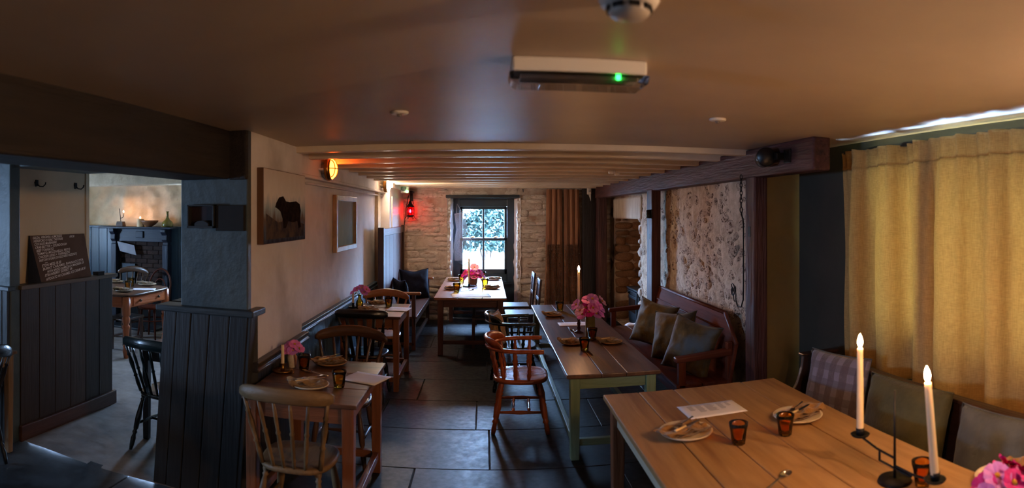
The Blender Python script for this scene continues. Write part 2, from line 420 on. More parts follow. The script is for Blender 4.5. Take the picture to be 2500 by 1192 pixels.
# small dark recess box fixed to the pillar
wb = thing('wall_box', 'small dark open box shelf fixed on the teal pillar', 'box', (-1.74, 3.41, 1.785))
M_BOXW = wood('dark_box', (22, 22, 22), (38, 38, 36), 'x', rough=.7)
MB().bb(-.10, .09, -.05, 0, .065, .075).bb(-.10, .09, -.05, 0, -.075, -.06).bb(-.10, -.09, -.05, 0, -.075, .075).bb(.08, .09, -.05, 0, -.075, .075).build('frame', M_BOXW, wb, bevel=.002)
MB().bb(-.09, .08, -.006, 0, -.06, .065).build('back', mat('dark_red_box_back', (42, 18, 16), (20, 10, 10), sc=6, rough=.8), wb)
MB().prism(sq(20, .05, .025, 2), (0, -.045, -.052), (1, 0, 0), (0, 0, 1), (0, .03, 0)).build('tray', M_BOXW, wb, bevel=.002)
MB().bb(.095, .29, -.035, 0, -.09, .07).build('side_shade', mat('near_black_shade', (14, 13, 11), (24, 22, 19), sc=4, rough=.9), wb, bevel=.004)  # near-black slab: the shade beside the box built as a panel

# ---- passage: header, left pier, left front wall
st = MB().bb(-7.3, -3.33, 3.25, 3.36, 0, 2.34)
wlf = struct(st.build('wall_front_left', M_TEALPAINT, bevel=.01), 'pale blue grey wall at far left edge beside opening', 'wall')
hd = struct(MB().bb(-3.5, -1.9, 3.30, 4.32, 2.17, 2.45).build('trim_2', mat('header_paint', (96, 104, 106), (120, 126, 124), sc=3, rough=.7, bump=.3), bevel=.012), 'painted header above the opening to the back room', 'trim')
wp = struct(MB().bb(-3.9, -3.40, 3.37, 4.30, 1.2, 2.2).bb(-3.9, -3.345, 3.36, 4.60, 0, 1.20).bb(-3.9, -3.385, 4.27, 4.32, 1.2, 2.2).build('wall_passage', mat('putty_painted_board', (194, 172, 140), (206, 186, 154), sc=2, rough=.7, bump=.12, c3=(176, 156, 126), sc3=1), bevel=.006), 'putty painted passage wall behind the chalkboard', 'wall')
ys = [3.36, 3.58, 3.78, 3.98, 4.19, 4.39, 4.60]
for a, b in zip(ys, ys[1:]):
    MB().bb(-3.35, -3.325, a + .003, b - .003, 0, 1.2).build('plank', M_BROWNDADO, wp, bevel=.004)
MB().bb(-3.42, -3.295, 3.34, 4.64, 1.2, 1.235).build('dado_cap', wood('brown_cap', (74, 60, 46), (104, 86, 66), 'y', rough=.5), wp, bevel=.006)
MB().bb(-3.33, -3.295, 3.34, 4.63, 0, .125).build('skirting', wood('brown_skirting', (58, 34, 22), (88, 54, 36), 'y', rough=.35, coat=.3), wp, bevel=.008)
xs = [-6.0 + .2 * k for k in range(14)]
for a in xs: MB().bb(a + .003, a + .197 if a + .2 < -3.34 else -3.34, 3.225, 3.255, 0, 1.2).build('plank', M_DARKDADO, wlf, bevel=.004)
MB().bb(-6, -3.30, 3.2, 3.28, 1.2, 1.235).build('dado_cap', MATS['dark_teal_cap_x'], wlf, bevel=.006)
for (yy, zz) in ((3.62, 2.06), (4.13, 2.055)):
    h = thing('coat_hook', ('left' if yy < 4 else 'right') + 'most black double coat hook on the putty wall', 'hook', (-3.40, yy, zz), 0, 'coat hooks')
    MB().box((.006, 0, 0), (.012, .03, .05)).build('plate', M_BLACK, h, bevel=.002)
    for s_ in (-1, 1):
        MB().tube([(.008, s_ * .006, -.01), (.02, s_ * .02, -.028), (.035, s_ * .045, -.030), (.045, s_ * .062, -.012), (.046, s_ * .066, .006)], [.005, .005, .005, .005, .007], 6).build('prong', M_BLACK, h, True)

# dark beam along the ceiling at left
struct(MB().hexa([(-2.0, -2.7, 2.03), (-1.70, -2.7, 2.03), (-1.55, 3.41, 2.02), (-1.9, 3.41, 2.02)], [(-2.0, -2.7, 2.34), (-1.70, -2.7, 2.34), (-1.55, 3.41, 2.34), (-1.9, 3.41, 2.34)]).build('trim_3', M_DARKBEAM, bevel=.02), 'thick near black ceiling beam at left', 'trim')

# ---- far wall with window opening
OX0, OX1, OZ1 = -.60, .545, 2.07
FY = 10.1
fw = MB()
def farp(x, z):
    return (x, FY - .030 * (noise.noise(V((x * 3.1, z * 7, 3))) + .6 * noise.noise(V((x * 8, z * 17, 9)))), z)
NX, NZ = 120, 66
X0, X1, Z1 = -1.6, 2.3, 2.40
cell = {}
for j in range(NZ + 1):
    for i in range(NX + 1):
        x = X0 + (X1 - X0) * i / NX; z = Z1 * j / NZ
        cell[i, j] = len(fw.v); fw.v.append(farp(x, z))
for j in range(NZ):
    for i in range(NX):
        x = X0 + (X1 - X0) * (i + .5) / NX; z = Z1 * (j + .5) / NZ
        if OX0 < x < OX1 and z < OZ1: continue
        fw.f.append((cell[i, j], cell[i + 1, j], cell[i + 1, j + 1], cell[i, j + 1]))
wfar = struct(fw.build('wall_far', M_MORTAR2, smooth=True), 'limewashed rubble stone far wall around the sash window', 'wall')
MB().bb(-2.0, -.66, FY + .08, FY + .5, -.1, 2.5).bb(.61, 3.1, FY + .08, FY + .5, -.1, 2.5).bb(-.66, .61, FY + .09, FY + .5, 2.26, 2.5).bb(-.66, .61, FY + .06, FY + .5, -.12, -.004).build('light_block', M_MORTAR2, wfar)  # solid backing added behind the stone face to block leaking daylight
# reveals of the window recess
for s_, xa, xb in ((-1, OX0 - .05, -.50), (1, OX1 + .05, .44)):
    def rev(u, v, xa=xa, xb=xb, s_=s_):
        n_ = .022 * noise.noise(V((u * 3, v * 14, s_ * 5))) + .012 * noise.noise(V((u * 9, v * 40, s_)))
        return (xa + (xb - xa) * u + n_, FY - .03 + .45 * u, OZ1 * v)
    MB().grid(rev, 10, 60).build('reveal', M_WHITEWASH, wfar, smooth=True)
MB().bb(-.7, .65, FY + .01, FY + .45, OZ1, OZ1 + .2).build('recess_head', M_TEALWIN, wfar)
MB().bb(-.667, .577, FY - .075, FY + .02, 2.075, 2.125).build('lintel_bar', mat('dark_blue_black_bar', (14, 22, 30), (24, 34, 42), sc=4, rough=.6), wfar, bevel=.006)

def stone_mesh(seed, box=2.6):
    bm = bmesh.new(); bmesh.ops.create_icosphere(bm, subdivisions=2, radius=1)
    for v_ in bm.verts:
        p = v_.co.copy(); q = V([math.copysign(abs(c) ** (2 / box), c) for c in p])
        k = 1 + .20 * noise.noise(p * 1.2 + V((seed * 7.3, 0, 0))) + .10 * noise.noise(p * 3.2 + V((0, seed * 3.1, 0)))
        q.x *= k * (1 + .18 * noise.noise(V((q.z * 1.5, seed * 5.1, 0)))); q.y *= k * (1 + .35 * noise.noise(V((q.x * 1.3, q.z * 1.3, seed * 2.7)))); q.z *= k * (1 + .25 * noise.noise(V((q.x * 1.6, seed * 9.7, 3))))
        v_.co = q
    me = bpy.data.meshes.new('stone'); bm.to_mesh(me); bm.free()
    me.polygons.foreach_set('use_smooth', [True] * len(me.polygons))
    return me
def stoneset(m, n=6, box=2.6, off=0):
    r = []
    for k in range(n):
        me = stone_mesh(k + off, box); me.materials.append(m); r.append(me)
    return r
S_FAR = stoneset(M_STONE, 12, 3.0)
S_WHITE = stoneset(M_WHITEWASH, 4, 3.0, 20)
def courses(parent, meshes, x0, x1, z0, z1, place, hh=(.045, .12), ll=(.12, .42), thick=.04, skip=0.2):
    z = z0
    while z < z1 - .04:
        h = rnd.uniform(*hh); h = min(h, z1 - z)
        x = x0 - rnd.uniform(0, .12)
        while x < x1 - .03:
            l = rnd.uniform(*ll); a, b = max(x, x0), min(x + l, x1); x += l
            if b - a < .06 or rnd.random() < skip: continue
            loc, rot = place((a + b) / 2, z + h / 2)
            share(rnd.choice(meshes), 'stone', parent, loc, (rnd.uniform(-.12, .12), rnd.uniform(-.07, .07) + rot[1], rot[2] + rnd.uniform(-.06, .06)), ((b - a) / 2 * 1.08, thick * rnd.uniform(.55, 1.2), h / 2 * rnd.uniform(.85, 1.15)))
        z += h
pf = lambda u, z: (V((u, FY + .012, z)), (0, 0, 0))
courses(wfar, S_FAR, -1.40, OX0 - .02, .02, 2.28, pf)
courses(wfar, S_FAR, OX1 + .03, 1.06, .02, 2.28, pf)
courses(wfar, S_FAR, 1.06, 2.12, 1.9, 2.28, pf, ll=(.2, .45))
courses(wfar, S_FAR, 1.75, 2.16, .02, 1.9, pf, ll=(.2, .4))
courses(wfar, S_FAR, OX0, OX1, 2.13, 2.28, pf)
for s_, x in ((-1, OX0 - .02), (1, OX1 + .02)):
    z = .3
    while z < 2.0:
        h = rnd.uniform(.07, .15)
        share(rnd.choice(S_WHITE), 'quoin', wfar, (x + rnd.uniform(-.012, .012), FY + .05, z + h / 2), (0, rnd.uniform(-.1, .1), 0), (rnd.uniform(.025, .045), .06, h / 2))
        z += h
# ---- sash window
WY = 10.36
win = struct(MB().bb(-.56, .50, WY - .02, WY + .08, 0, .60).bb(-.56, -.44, WY - .02, WY + .08, .6, 2.07).bb(.375, .50, WY - .02, WY + .08, .6, 2.07).bb(-.44, .375, WY - .02, WY + .08, 1.93, 2.07).bb(-.44, .375, WY - .02, WY + .08, .60, .76).build('window_1', M_TEALWIN, bevel=.006), 'dark teal painted sash window with four panes', 'window')
MB().bb(-.52, .46, WY - .09, WY, .585, .62).build('window_sill', M_TEALWIN, win, bevel=.006)
def sash(z0, z1, y, botr):
    s_ = MB().bb(-.44, -.395, y, y + .035, z0, z1).bb(.33, .375, y, y + .035, z0, z1).bb(-.44, .375, y, y + .035, z0, z0 + botr).bb(-.44, .375, y, y + .035, z1 - .045, z1).build('sash', M_TEALWIN, win, bevel=.004)
    MB().bb(-.052, -.016, y + .002, y + .033, z0, z1).build('glazing_bar', M_TEALWIN, s_, bevel=.004)
    for a, b in ((-.395, -.05), (-.018, .33)):
        MB().bb(a, b, y + .015, y + .019, z0 + botr - .005, z1 - .04).build('pane', M_PANE, s_)
sash(1.345, 1.93, WY + .03, .045)
sash(.76, 1.385, WY - .012, .085)
for x in (-.23, .17):
    MB().box((x, WY - .02, 1.395), (.06, .03, .018)).box((x + .02, WY - .022, 1.407), (.05, .014, .012)).build('sash_catch', M_BRASS, win, bevel=.003)

# ---- right stone wall with hearth opening
RX = 2.16
rw = MB()
RY0, RY1, ROY0, ROY1, ROZ = 4.36, 10.15, 8.12, 9.78, 1.73
NX, NZ = 150, 62
def rp(y, z):
    return (RX - .022 * (noise.noise(V((y * 5, z * 5, 13))) + .7 * noise.noise(V((y * 13, z * 13, 4)))), y, z)
for j in range(NZ + 1):
    for i in range(NX + 1):
        cell[i, j] = len(rw.v); rw.v.append(rp(RY0 + (RY1 - RY0) * i / NX, 2.38 * j / NZ))
for j in range(NZ):
    for i in range(NX):
        y = RY0 + (RY1 - RY0) * (i + .5) / NX; z = 2.38 * (j + .5) / NZ
        w_ = .03 * noise.noise(V((0, 0, z * 9)))
        if ROY0 + w_ < y < ROY1 and z < ROZ: continue
        rw.f.append((cell[i, j], cell[i + 1, j], cell[i + 1, j + 1], cell[i, j + 1]))
wr = struct(rw.build('wall_right', M_MORTAR, smooth=True), 'pale rubble stone wall behind the panelled bench', 'wall')
MB().bb(RX + .7, RX + .8, 7.9, 10.2, 0, 2.4).bb(RX, RX + .8, 8.0, ROY0 - .015, 0, ROZ + .3).bb(RX - .005, RX + .8, ROY1 + .015, 10.2, 0, ROZ + .3).bb(RX + .02, RX + .8, ROY0 - .1, ROY1 + .1, ROZ + .01, ROZ + .3).build('hearth_recess', M_STONE2, wr)
MB().bb(RX - .025, RX + .1, ROY0 - .1, ROY1 + .05, ROZ, ROZ + .32).build('hearth_lintel', mat('rough_limed_lintel', (190, 172, 152), (214, 200, 182), sc=3, st=(6, 6, 1), rough=.9, bump=.8, bsc=10), wr, bevel=.02)
MB().bb(RX + .06, RX + .3, 4.45, 8.05, -.1, 2.5).bb(RX + .05, RX + 1.0, 7.9, 10.3, -.1, .002).bb(RX + .06, RX + .9, 7.9, 10.3, ROZ + .28, 2.5).bb(RX + .8, RX + .95, 7.9, 10.3, -.1, 2.5).build('light_block', M_MORTAR, wr)  # unseen backing added so no sky light leaks past the wall
S_RUB = stoneset(M_STONE2, 7, 2.2, 40)
S_HEARTH = stoneset(mat('brown_hearth_stone', (112, 78, 52), (150, 112, 80), sc=9, rough=.9, bump=.7, bsc=24, rv=.2), 4, 3.2, 60)
def scatter(y0, y1, z0, z1, n, rmin, rmax):
    pts = []
    for _ in range(n * 40):
        if len(pts) >= n: break
        y, z, r = rnd.uniform(y0, y1), rnd.uniform(z0, z1), rnd.uniform(rmin, rmax)
        if ROY0 - r < y < ROY1 + r and z < ROZ + r + .2: continue
        if all((y - a) ** 2 + ((z - b) * 1.35) ** 2 > ((r + c) * .80) ** 2 for a, b, c in pts): pts.append((y, z, r))
    for y, z, r in pts:
        share(rnd.choice(S_RUB), 'stone', wr, (RX + .014, y, z), (rnd.uniform(-.5, .5), 0, 0), (rnd.uniform(.016, .030), r * 1.15, r * rnd.uniform(.6, .95)))
scatter(4.42, 6.9, .75, 2.08, 210, .035, .105)
scatter(6.9, 8.1, .1, 2.1, 60, .05, .11)
pr = lambda u, z: (V((RX + u, ROY1 + .03, z)), (0, 0, 0))
courses(wr, S_HEARTH, .02, .7, .02, ROZ, pr, hh=(.1, .17), ll=(.18, .45), thick=.07)
pr2 = lambda u, z: (V((RX + .71, u, z)), (0, 0, pi / 2))
courses(wr, S_HEARTH, ROY0, ROY1, .02, ROZ, pr2, hh=(.12, .2), ll=(.25, .5), thick=.07)
z = .02
while z < ROZ:
    h = rnd.uniform(.1, .2)
    share(rnd.choice(S_FAR), 'quoin', wr, (RX + .1, ROY0 - .02, z + h / 2), (0, 0, 0), (.13, rnd.uniform(.05, .09), h / 2)); z += h
# ---- window wall at right and return wall
wc = struct(MB().bb(2.55, 2.75, -2.75, .95, 0, 2.34).bb(2.55, 2.75, 3.35, 4.40, 0, 2.34).bb(2.55, 2.75, .95, 3.35, 0, .95).bb(2.55, 2.75, .95, 3.35, 2.18, 2.34)
            .build('wall_window_side', mat('dark_green_grey_wall', (52, 52, 46), (64, 62, 54), sc=2, rough=.75, bump=.2)), 'dark green grey wall beside the curtain', 'wall')
MB().bb(2.1, 2.56, 4.38, 4.5, 0, 2.34).build('return_wall', M_OLIVE, wc, bevel=.006)
w2 = struct(MB().bb(2.60, 2.68, .95, 1.02, .95, 2.18).bb(2.60, 2.68, 3.28, 3.35, .95, 2.18).bb(2.60, 2.68, 2.1, 2.2, .95, 2.18).bb(2.60, 2.68, .95, 3.35, .95, 1.03).bb(2.60, 2.68, .95, 3.35, 2.11, 2.18).build('window_2', M_TEALWIN), 'window hidden behind the mustard curtains', 'window')
for a, b in ((1.02, 2.1), (2.2, 3.28)): MB().bb(2.635, 2.64, a, b, 1.03, 2.11).build('pane', M_PANE, w2)
# ---- walls behind the camera
struct(MB().bb(-6.2, 2.75, -2.75, -2.6, 0, 2.34).build('wall_back', M_CREAM), 'cream wall behind the viewer', 'wall')
struct(MB().bb(-6.2, -6.0, -2.75, -.5, 0, 2.34).bb(-6.2, -6.0, 1.2, 3.3, 0, 2.34).bb(-6.2, -6.0, -.5, .6, 0, 2.34).bb(-6.2, -6.0, .6, 1.2, 0, 1.2).bb(-6.2, -6.0, .6, 1.2, 1.8, 2.34).build('wall_side', M_CREAM), 'cream side wall of the near room with a window opening', 'wall')

# ---- timber frame at right: beam and posts
bx = lambda y: 2.08 - (y - 3.39) * .034
struct(MB().hexa([(2.08, 3.39, 2.095), (2.22, 3.39, 2.095), (2.0, 10.12, 2.065), (1.85, 10.12, 2.065)], [(2.08, 3.39, 2.325), (2.22, 3.39, 2.325), (2.0, 10.12, 2.275), (1.85, 10.12, 2.275)]).build('trim_4', M_OAK['y'], bevel=.014), 'long old oak beam along the right wall', 'trim')
for n_, (x, y, w, d, lab) in enumerate(((2.045, 4.22, .12, .17, 'oak post near the curtain with an iron hook beside it'), (1.955, 6.82, .115, .22, 'oak post at the far end of the panelled bench'), (1.865, 9.72, .15, .3, 'dark oak corner post beside the spiked boards'))):
    p = struct(MB().bb(x, x + w, y, y + d, 0, 2.10).build('trim_%d' % (5 + n_), M_OAK['z'], bevel=.012), lab, 'trim')
    MB().bb(x - .002, x + .01, y + d * .35, y + d * .65, 1.62 if n_ == 0 else 1.5, 1.70 if n_ == 0 else 1.56).build('mortise', M_BLACK, p)
struct(MB().bb(1.64, 1.87, 9.95, 10.05, 0, 2.26).build('trim_8', wood('black_stained_oak', (24, 19, 19), (38, 30, 30), 'z', rough=.7, bump=.5), bevel=.015), 'black stained plank post in the far right corner', 'trim')
MB().tube([(2.07, 6.2, 2.19), (2.02, 6.2, 2.19)], .022, 8).build('trim_9', M_BLACK)
bpy.data.objects['trim_9'].parent = bpy.data.objects['trim_4']; bpy.data.objects['trim_9'].name = 'peg_hole'

# ================================================================ LEFT BACK ROOM SHELL
LY = 8.12
def lrp(u, v):
    x, z = -7.2 + 5.3 * u, 2.5 * v
    return (x, LY - .075 * (noise.noise(V((x * 2.6, z * 3.6, 5))) + .6 * noise.noise(V((x * 6, z * 7, 8)))), z)
lg = MB().grid(lrp, 130, 62)
lg.f = [f for f in lg.f if not (-3.85 < sum(lg.v[i][0] for i in f) / 4 < -3.35 and 1.05 < sum(lg.v[i][2] for i in f) / 4 < 1.75)]
wlb = struct(lg.build('wall_back_room', M_LROOM, smooth=True), 'lumpy cream plaster wall above the fireplace', 'wall')
struct(MB().bb(-7.35, -7.2, 3.4, 6.0, 0, 2.5).bb(-7.35, -7.2, 6.4, 8.3, 0, 2.5).bb(-7.35, -7.2, 6.0, 6.4, 0, 1.15).bb(-7.35, -7.2, 6.0, 6.4, 1.75, 2.5).build('wall_back_room_side', M_LROOM), 'cream side wall of the back room', 'wall')  # gap in this wall is added to let daylight onto the fireplace
MB().bb(-7.4, -3.85, LY + .13, LY + .3, -.1, 2.55).bb(-3.35, -1.5, LY + .13, LY + .3, -.1, 2.55).bb(-3.85, -3.35, LY + .05, LY + .3, -.1, 1.05).bb(-3.85, -3.35, LY + .05, LY + .3, 1.75, 2.55).build('light_block', M_LROOM, wlb)  # backing added behind the plaster to keep stray daylight out
xs = [-7.1 + .17 * k for k in range(32)]
for a in xs:
    if -5.75 < a + .08 < -4.66 or -4.15 < a + .08 < -3.05: continue
    MB().bb(.003, .167, 0, .03, 0, 1.58).build('plank', M_BLUEDADO, wlb, bevel=.004, loc=(a, 8.02, 0))
MB().bb(-7.2, -5.75, 7.98, 8.06, 1.58, 1.61).bb(-4.7, -4.12, 7.98, 8.06, 1.58, 1.61).build('dado_cap', M_BLUEDADO_Y, wlb, bevel=.006)
struct(MB().hexa([(-7.2, 7.2, 2.24), (-1.9, 7.2, 2.20), (-1.9, 7.5, 2.20), (-7.2, 7.5, 2.24)], [(-7.2, 7.2, 2.43), (-1.9, 7.2, 2.43), (-1.9, 7.5, 2.43), (-7.2, 7.5, 2.43)]).build('trim_9', mat('limewashed_beam', (180, 160, 132), (206, 186, 156), sc=4, rough=.9, bump=.8, bsc=12), bevel=.03), 'limewashed ceiling beam in the back room', 'trim')
struct(MB().hexa([(-5.2, 4.5, 2.3), (-5.0, 4.5, 2.3), (-2.9, 7.2, 2.3), (-3.2, 7.2, 2.3)], [(-5.2, 4.5, 2.44), (-5.0, 4.5, 2.44), (-2.9, 7.2, 2.44), (-3.2, 7.2, 2.44)]).build('trim_10', MATS['limewashed_beam'], bevel=.03), 'crooked plastered rib on the back room ceiling', 'trim')
# ================================================================ FURNITURE
def W(n, c1, c2, rough=.4, coat=.15, c3=None, bump=.25, spec=.4):
    return {a: wood(n, c1, c2, a, rough=rough, coat=coat, rv=.06, c3=c3, bump=bump, spec=spec) for a in 'xyz'}
W_PALE = W('worn_pale_elm', (100, 76, 48), (140, 110, 74), .5, 0, (78, 56, 36))
W_BROWN = W('dark_brown_beech', (58, 38, 24), (92, 62, 40), .35, .2)
W_BLACKW = W('black_painted_wood', (13, 13, 15), (24, 24, 27), .3, .3)
W_HONEY = W('honey_brown_beech', (126, 76, 40), (158, 100, 56), .35, .2)
W_ORANGE = W('orange_varnished_beech', (140, 66, 34), (178, 92, 50), .22, .5)
W_DKGREEN = W('bottle_green_paint', (16, 28, 28), (26, 40, 40), .25, .4)
W_TOP = W('scrubbed_pine', (146, 108, 64), (172, 134, 88), .55, 0, (126, 86, 50), .12)
W_TOPD = W('dark_elm_top', (70, 46, 32), (112, 78, 56), .38, .05, (52, 36, 28), .08)
W_REDPINE = W('reddish_pine', (106, 62, 38), (138, 84, 52), .4, .1)
W_FAR = W('polished_oak_top', (120, 76, 52), (156, 106, 76), .3, .15, (96, 62, 46), .06)
W_DKLEG = W('dark_red_oak', (62, 36, 28), (92, 56, 42), .4, .15)
W_GREEN = W('sage_green_paint', (104, 122, 92), (130, 146, 112), .5, 0, (86, 98, 74))
W_CREAMP = W('cream_painted_pine', (176, 172, 152), (196, 190, 168), .5, 0, (150, 140, 116))
W_MAHOG = W('polished_mahogany', (76, 36, 25), (106, 56, 40), .4, 0, None, .2, .12)
W_SETTLE = W('settle_oak', (56, 28, 24), (80, 42, 34), .5, 0, None, .2, .2)
W_DKOAK = W('smoked_oak', (48, 32, 27), (78, 54, 44), .35, .2)
W_ORLEG = W('orange_turned_pine', (158, 78, 34), (190, 102, 52), .35, .25)

LEGP = [(0, .020), (.06, .021), (.10, .013), (.12, .019), (.15, .012), (.20, .016), (.42, .024), (.62, .020), (.66, .013), (.69, .021), (.73, .013), (.80, .021), (.92, .018), (1, .013)]
SPINP = [(0, .009), (.15, .011), (.4, .013), (.5, .010), (.53, .015), (.56, .010), (.75, .012), (1, .008)]
def seat_mesh(a, b, z, t=.036, dish=.012, e=3.2, back=1.0):
    n = 28; o = sq(n, a, b, e)
    o = [(x * (1 if y > 0 else 1 - .10 * back * (-y / b)), y) for x, y in o]
    m = MB()
    rings = [[(x * s_, y * s_, zz) for x, y in o] for s_, zz in ((.90, z - t), (.985, z - t + .008), (1.0, z - t / 2), (.985, z - .004), (.93, z), (.7, z - dish * .7), (.35, z - dish), (.05, z - dish * .8))]
    m.loft(rings); return m
def windsor(label, loc, rz, wd, style='spindle', group='spindle back chairs', h=.88, w=.25, scale=1.0):
    t = thing('spindle_back_chair', label, 'chair', loc, rz, group)
    seat_mesh(.215, .205, .445).build('seat', wd['y'], t, True)
    for sx in (-1, 1):
        for sy in (-1, 1):
            MB().turned((sx * .145, sy * .135, .425), (sx * .20, sy * (.19 if sy > 0 else .235), 0), LEGP).build('leg', wd['z'], t, True)
        MB().turned((sx * .178, .165, .19), (sx * .178, -.19, .19), [(0, .009), (.3, .012), (.5, .015), (.7, .012), (1, .009)], 8).build('stretcher', wd['y'], t, True)
    MB().turned((-.178, -.01, .19), (.178, -.01, .19), [(0, .008), (.3, .012), (.5, .015), (.7, .012), (1, .008)], 8).build('stretcher', wd['x'], t, True)
    bowed = style == 'bow'
    yc = lambda x: -.315 + .07 * (x / w) ** 2 
    rings = []
    for k in range(25):
        u = -1 + 2 * k / 24; x = u * w
        e = max(0, 1 - abs(u) ** 6) ** .5
        hh = (.045 + .0) * (.35 + .65 * e) if bowed else .042 * (.45 + .55 * e)
        zc = h - .05 + (.05 * (1 - u * u) - .03 if bowed else .012 * (1 - u * u))
        th = .011 + .004 * e
        y = yc(x)
        rings.append([(x, y - th, zc - hh * .8), (x, y - th * 1.1, zc), (x, y - th * .8, zc + hh * .85), (x, y, zc + hh), (x, y + th, zc + hh * .8), (x, y + th * .9, zc), (x, y + th, zc - hh * .8), (x, y, zc - hh)])
    MB().loft(rings).build('crest_rail', wd['x'], t, True)
    top = lambda x: h - .085 + (.05 * (1 - (x / w) ** 2) - .03 if bowed else 0)
    for sx in (-1, 1):
        MB().turned((sx * .165, -.155, .44), (sx * (w - .03), yc(w - .03), top(w - .03) + .02), [(0, .013), (.2, .016), (.3, .011), (.33, .018), (.36, .011), (.6, .018), (.74, .011), (.77, .017), (.8, .011), (1, .012)]).build('back_post', wd['z'], t, True)
    n = 4 if style == 'slat' else 4
    for k in range(n):
        u = -1 + 2 * (k + 1) / (n + 1)
        a, b = V((u * .15, -.178 - .01 * (1 - u * u), .44)), V((u * (w - .03), yc(u * (w - .03)), top(u * (w - .03)) + .02))
        if style == 'slat':
            MB().tube([a, a.lerp(b, .5), b], .018, 8, flat=.28, up=(0, 1, 0)).build('slat', wd['z'], t, True)
        else:
            MB().turned(a, b, SPINP, 8).build('spindle', wd['z'], t, True)
    return t

def captain(label, loc, rz, wd, group='captain chairs'):
    t = thing('captain_chair', label, 'chair', loc, rz, group)
    seat_mesh(.25, .235, .445, .042, .014, 3.0, .5).build('seat', wd['y'], t, True)
    LP = [(0, .022), (.1, .023), (.14, .016), (.17, .026), (.2, .018), (.24, .026), (.27, .018), (.5, .030), (.68, .024), (.72, .018), (.76, .027), (.8, .017), (.9, .022), (1, .016)]
    for sx in (-1, 1):
        for sy in (-1, 1):
            MB().turned((sx * .165, sy * .15, .42), (sx * .235, sy * .225, 0), LP, 10).build('leg', wd['z'], t, True)
        MB().turned((sx * .20, .19, .17), (sx * .20, -.19, .17), [(0, .010), (.25, .013), (.5, .018), (.75, .013), (1, .010)], 8).build('stretcher', wd['y'], t, True)
    for y in (-.06, .07):
        MB().turned((-.20, y, .17), (.20, y, .17), [(0, .008), (.2, .016), (.28, .010), (.5, .014), (.72, .010), (.8, .016), (1, .008)], 8).build('stretcher', wd['x'], t, True)
    def bow(a):      # a from 0 (right front) to 1 (left front)
        ang = pi * (a - .16) / .68
        if a < .16: return V((.275 + .01 * (1 - a / .16), .19 * (1 - a / .16) + .0, .685))
        if a > .84: return V((-.275 - .01 * ((a - .84) / .16), .19 * ((a - .84) / .16), .685))
        return V((.275 * cos(ang), -.275 * sin(ang), .685))
    rings = []
    for k in range(41):
        a = k / 40; p = bow(a); q = bow(min(1, a + .01)) - bow(max(0, a - .01)); d = q.normalized(); o = V((d.y, -d.x, 0))
        wdt = .030 + (.010 if a < .06 or a > .94 else 0); hh = .018
        if a < .02 or a > .98: wdt *= .6
        rings.append([tuple(p + o * (wdt * cos(x)) + V((0, 0, hh * sin(x)))) for x in [2 * pi * j / 10 for j in range(10)]])
    MB().loft(rings).build('arm_bow', wd['x'], t, True)
    rings = []
    for k in range(25):
        a = .27 + .46 * k / 24; u = -1 + 2 * k / 24; p = bow(a); q = bow(a + .01) - bow(a - .01); d = q.normalized(); o = V((d.y, -d.x, 0)) * -1
        hh = .075 * (1 - u ** 4) ** .5 + .012; th = .020
        if o.y < 0: o = -o
        lean_ = -o * .02
        rings.append([tuple(p + o * th + V((0, 0, .008))), tuple(p - o * th + V((0, 0, .008))), tuple(p - o * th + lean_ + V((0, 0, hh * .9))), tuple(p + lean_ + V((0, 0, hh * 1.05))), tuple(p + o * th * .7 + lean_ + V((0, 0, hh * .9)))])
    MB().loft(rings).build('back_crest', wd['x'], t, True)
    SP = [(0, .010), (.12, .014), (.2, .020), (.3, .013), (.36, .018), (.42, .011), (.6, .014), (.68, .020), (.76, .012), (.9, .013), (1, .009)]
    for a in (.09, .20, .31, .42, .58, .69, .80, .91):
        p = bow(a); q = V((p.x * .82, p.y * .78 if p.y < 0 else p.y * .8, .43))
        MB().turned(q, p, SP, 8).build('spindle', wd['z'], t, True)
    return t

def slatback(label, loc, rz, wd, h=.95, group='slat back chairs', n=5):
    t = thing('slat_back_chair', label, 'chair', loc, rz, group)
    MB().bb(-.21, .21, -.19, .21, .43, .46).build('seat', wd['y'], t, bevel=.01)
    for sx in (-1, 1):
        MB().hexa([(sx * .19 - .018, -.215, 0), (sx * .19 + .018, -.215, 0), (sx * .19 + .018, -.18, 0), (sx * .19 - .018, -.18, 0)], [(sx * .19 - .015, -.29, h), (sx * .19 + .015, -.29, h), (sx * .19 + .015, -.262, h), (sx * .19 - .015, -.262, h)]).build('back_post', wd['z'], t, bevel=.004)
        MB().bb(sx * .19 - .018, sx * .19 + .018, .16, .196, 0, .44).build('leg', wd['z'], t, bevel=.004)
        MB().bb(sx * .19 - .008, sx * .19 + .008, -.19, .17, .2, .225).build('stretcher', wd['y'], t, bevel=.003)
    MB().bb(-.19, .19, -.288, -.262, h - .09, h - .01).build('top_rail', wd['x'], t, bevel=.01)
    MB().bb(-.19, .19, -.262, -.24, .62, .665).build('lower_rail', wd['x'], t, bevel=.004)
    for k in range(n):
        x = -.15 + .3 * k / (n - 1)
        MB().hexa([(x - .013, -.258, .65), (x + .013, -.258, .65), (x + .013, -.248, .65), (x - .013, -.248, .65)], [(x - .013, -.28, h - .08), (x + .013, -.28, h - .08), (x + .013, -.27, h - .08), (x - .013, -.27, h - .08)]).build('slat', wd['z'], t, bevel=.002)
    MB().bb(-.19, .19, .17, .186, .28, .305).build('stretcher', wd['x'], t, bevel=.003)
    return t

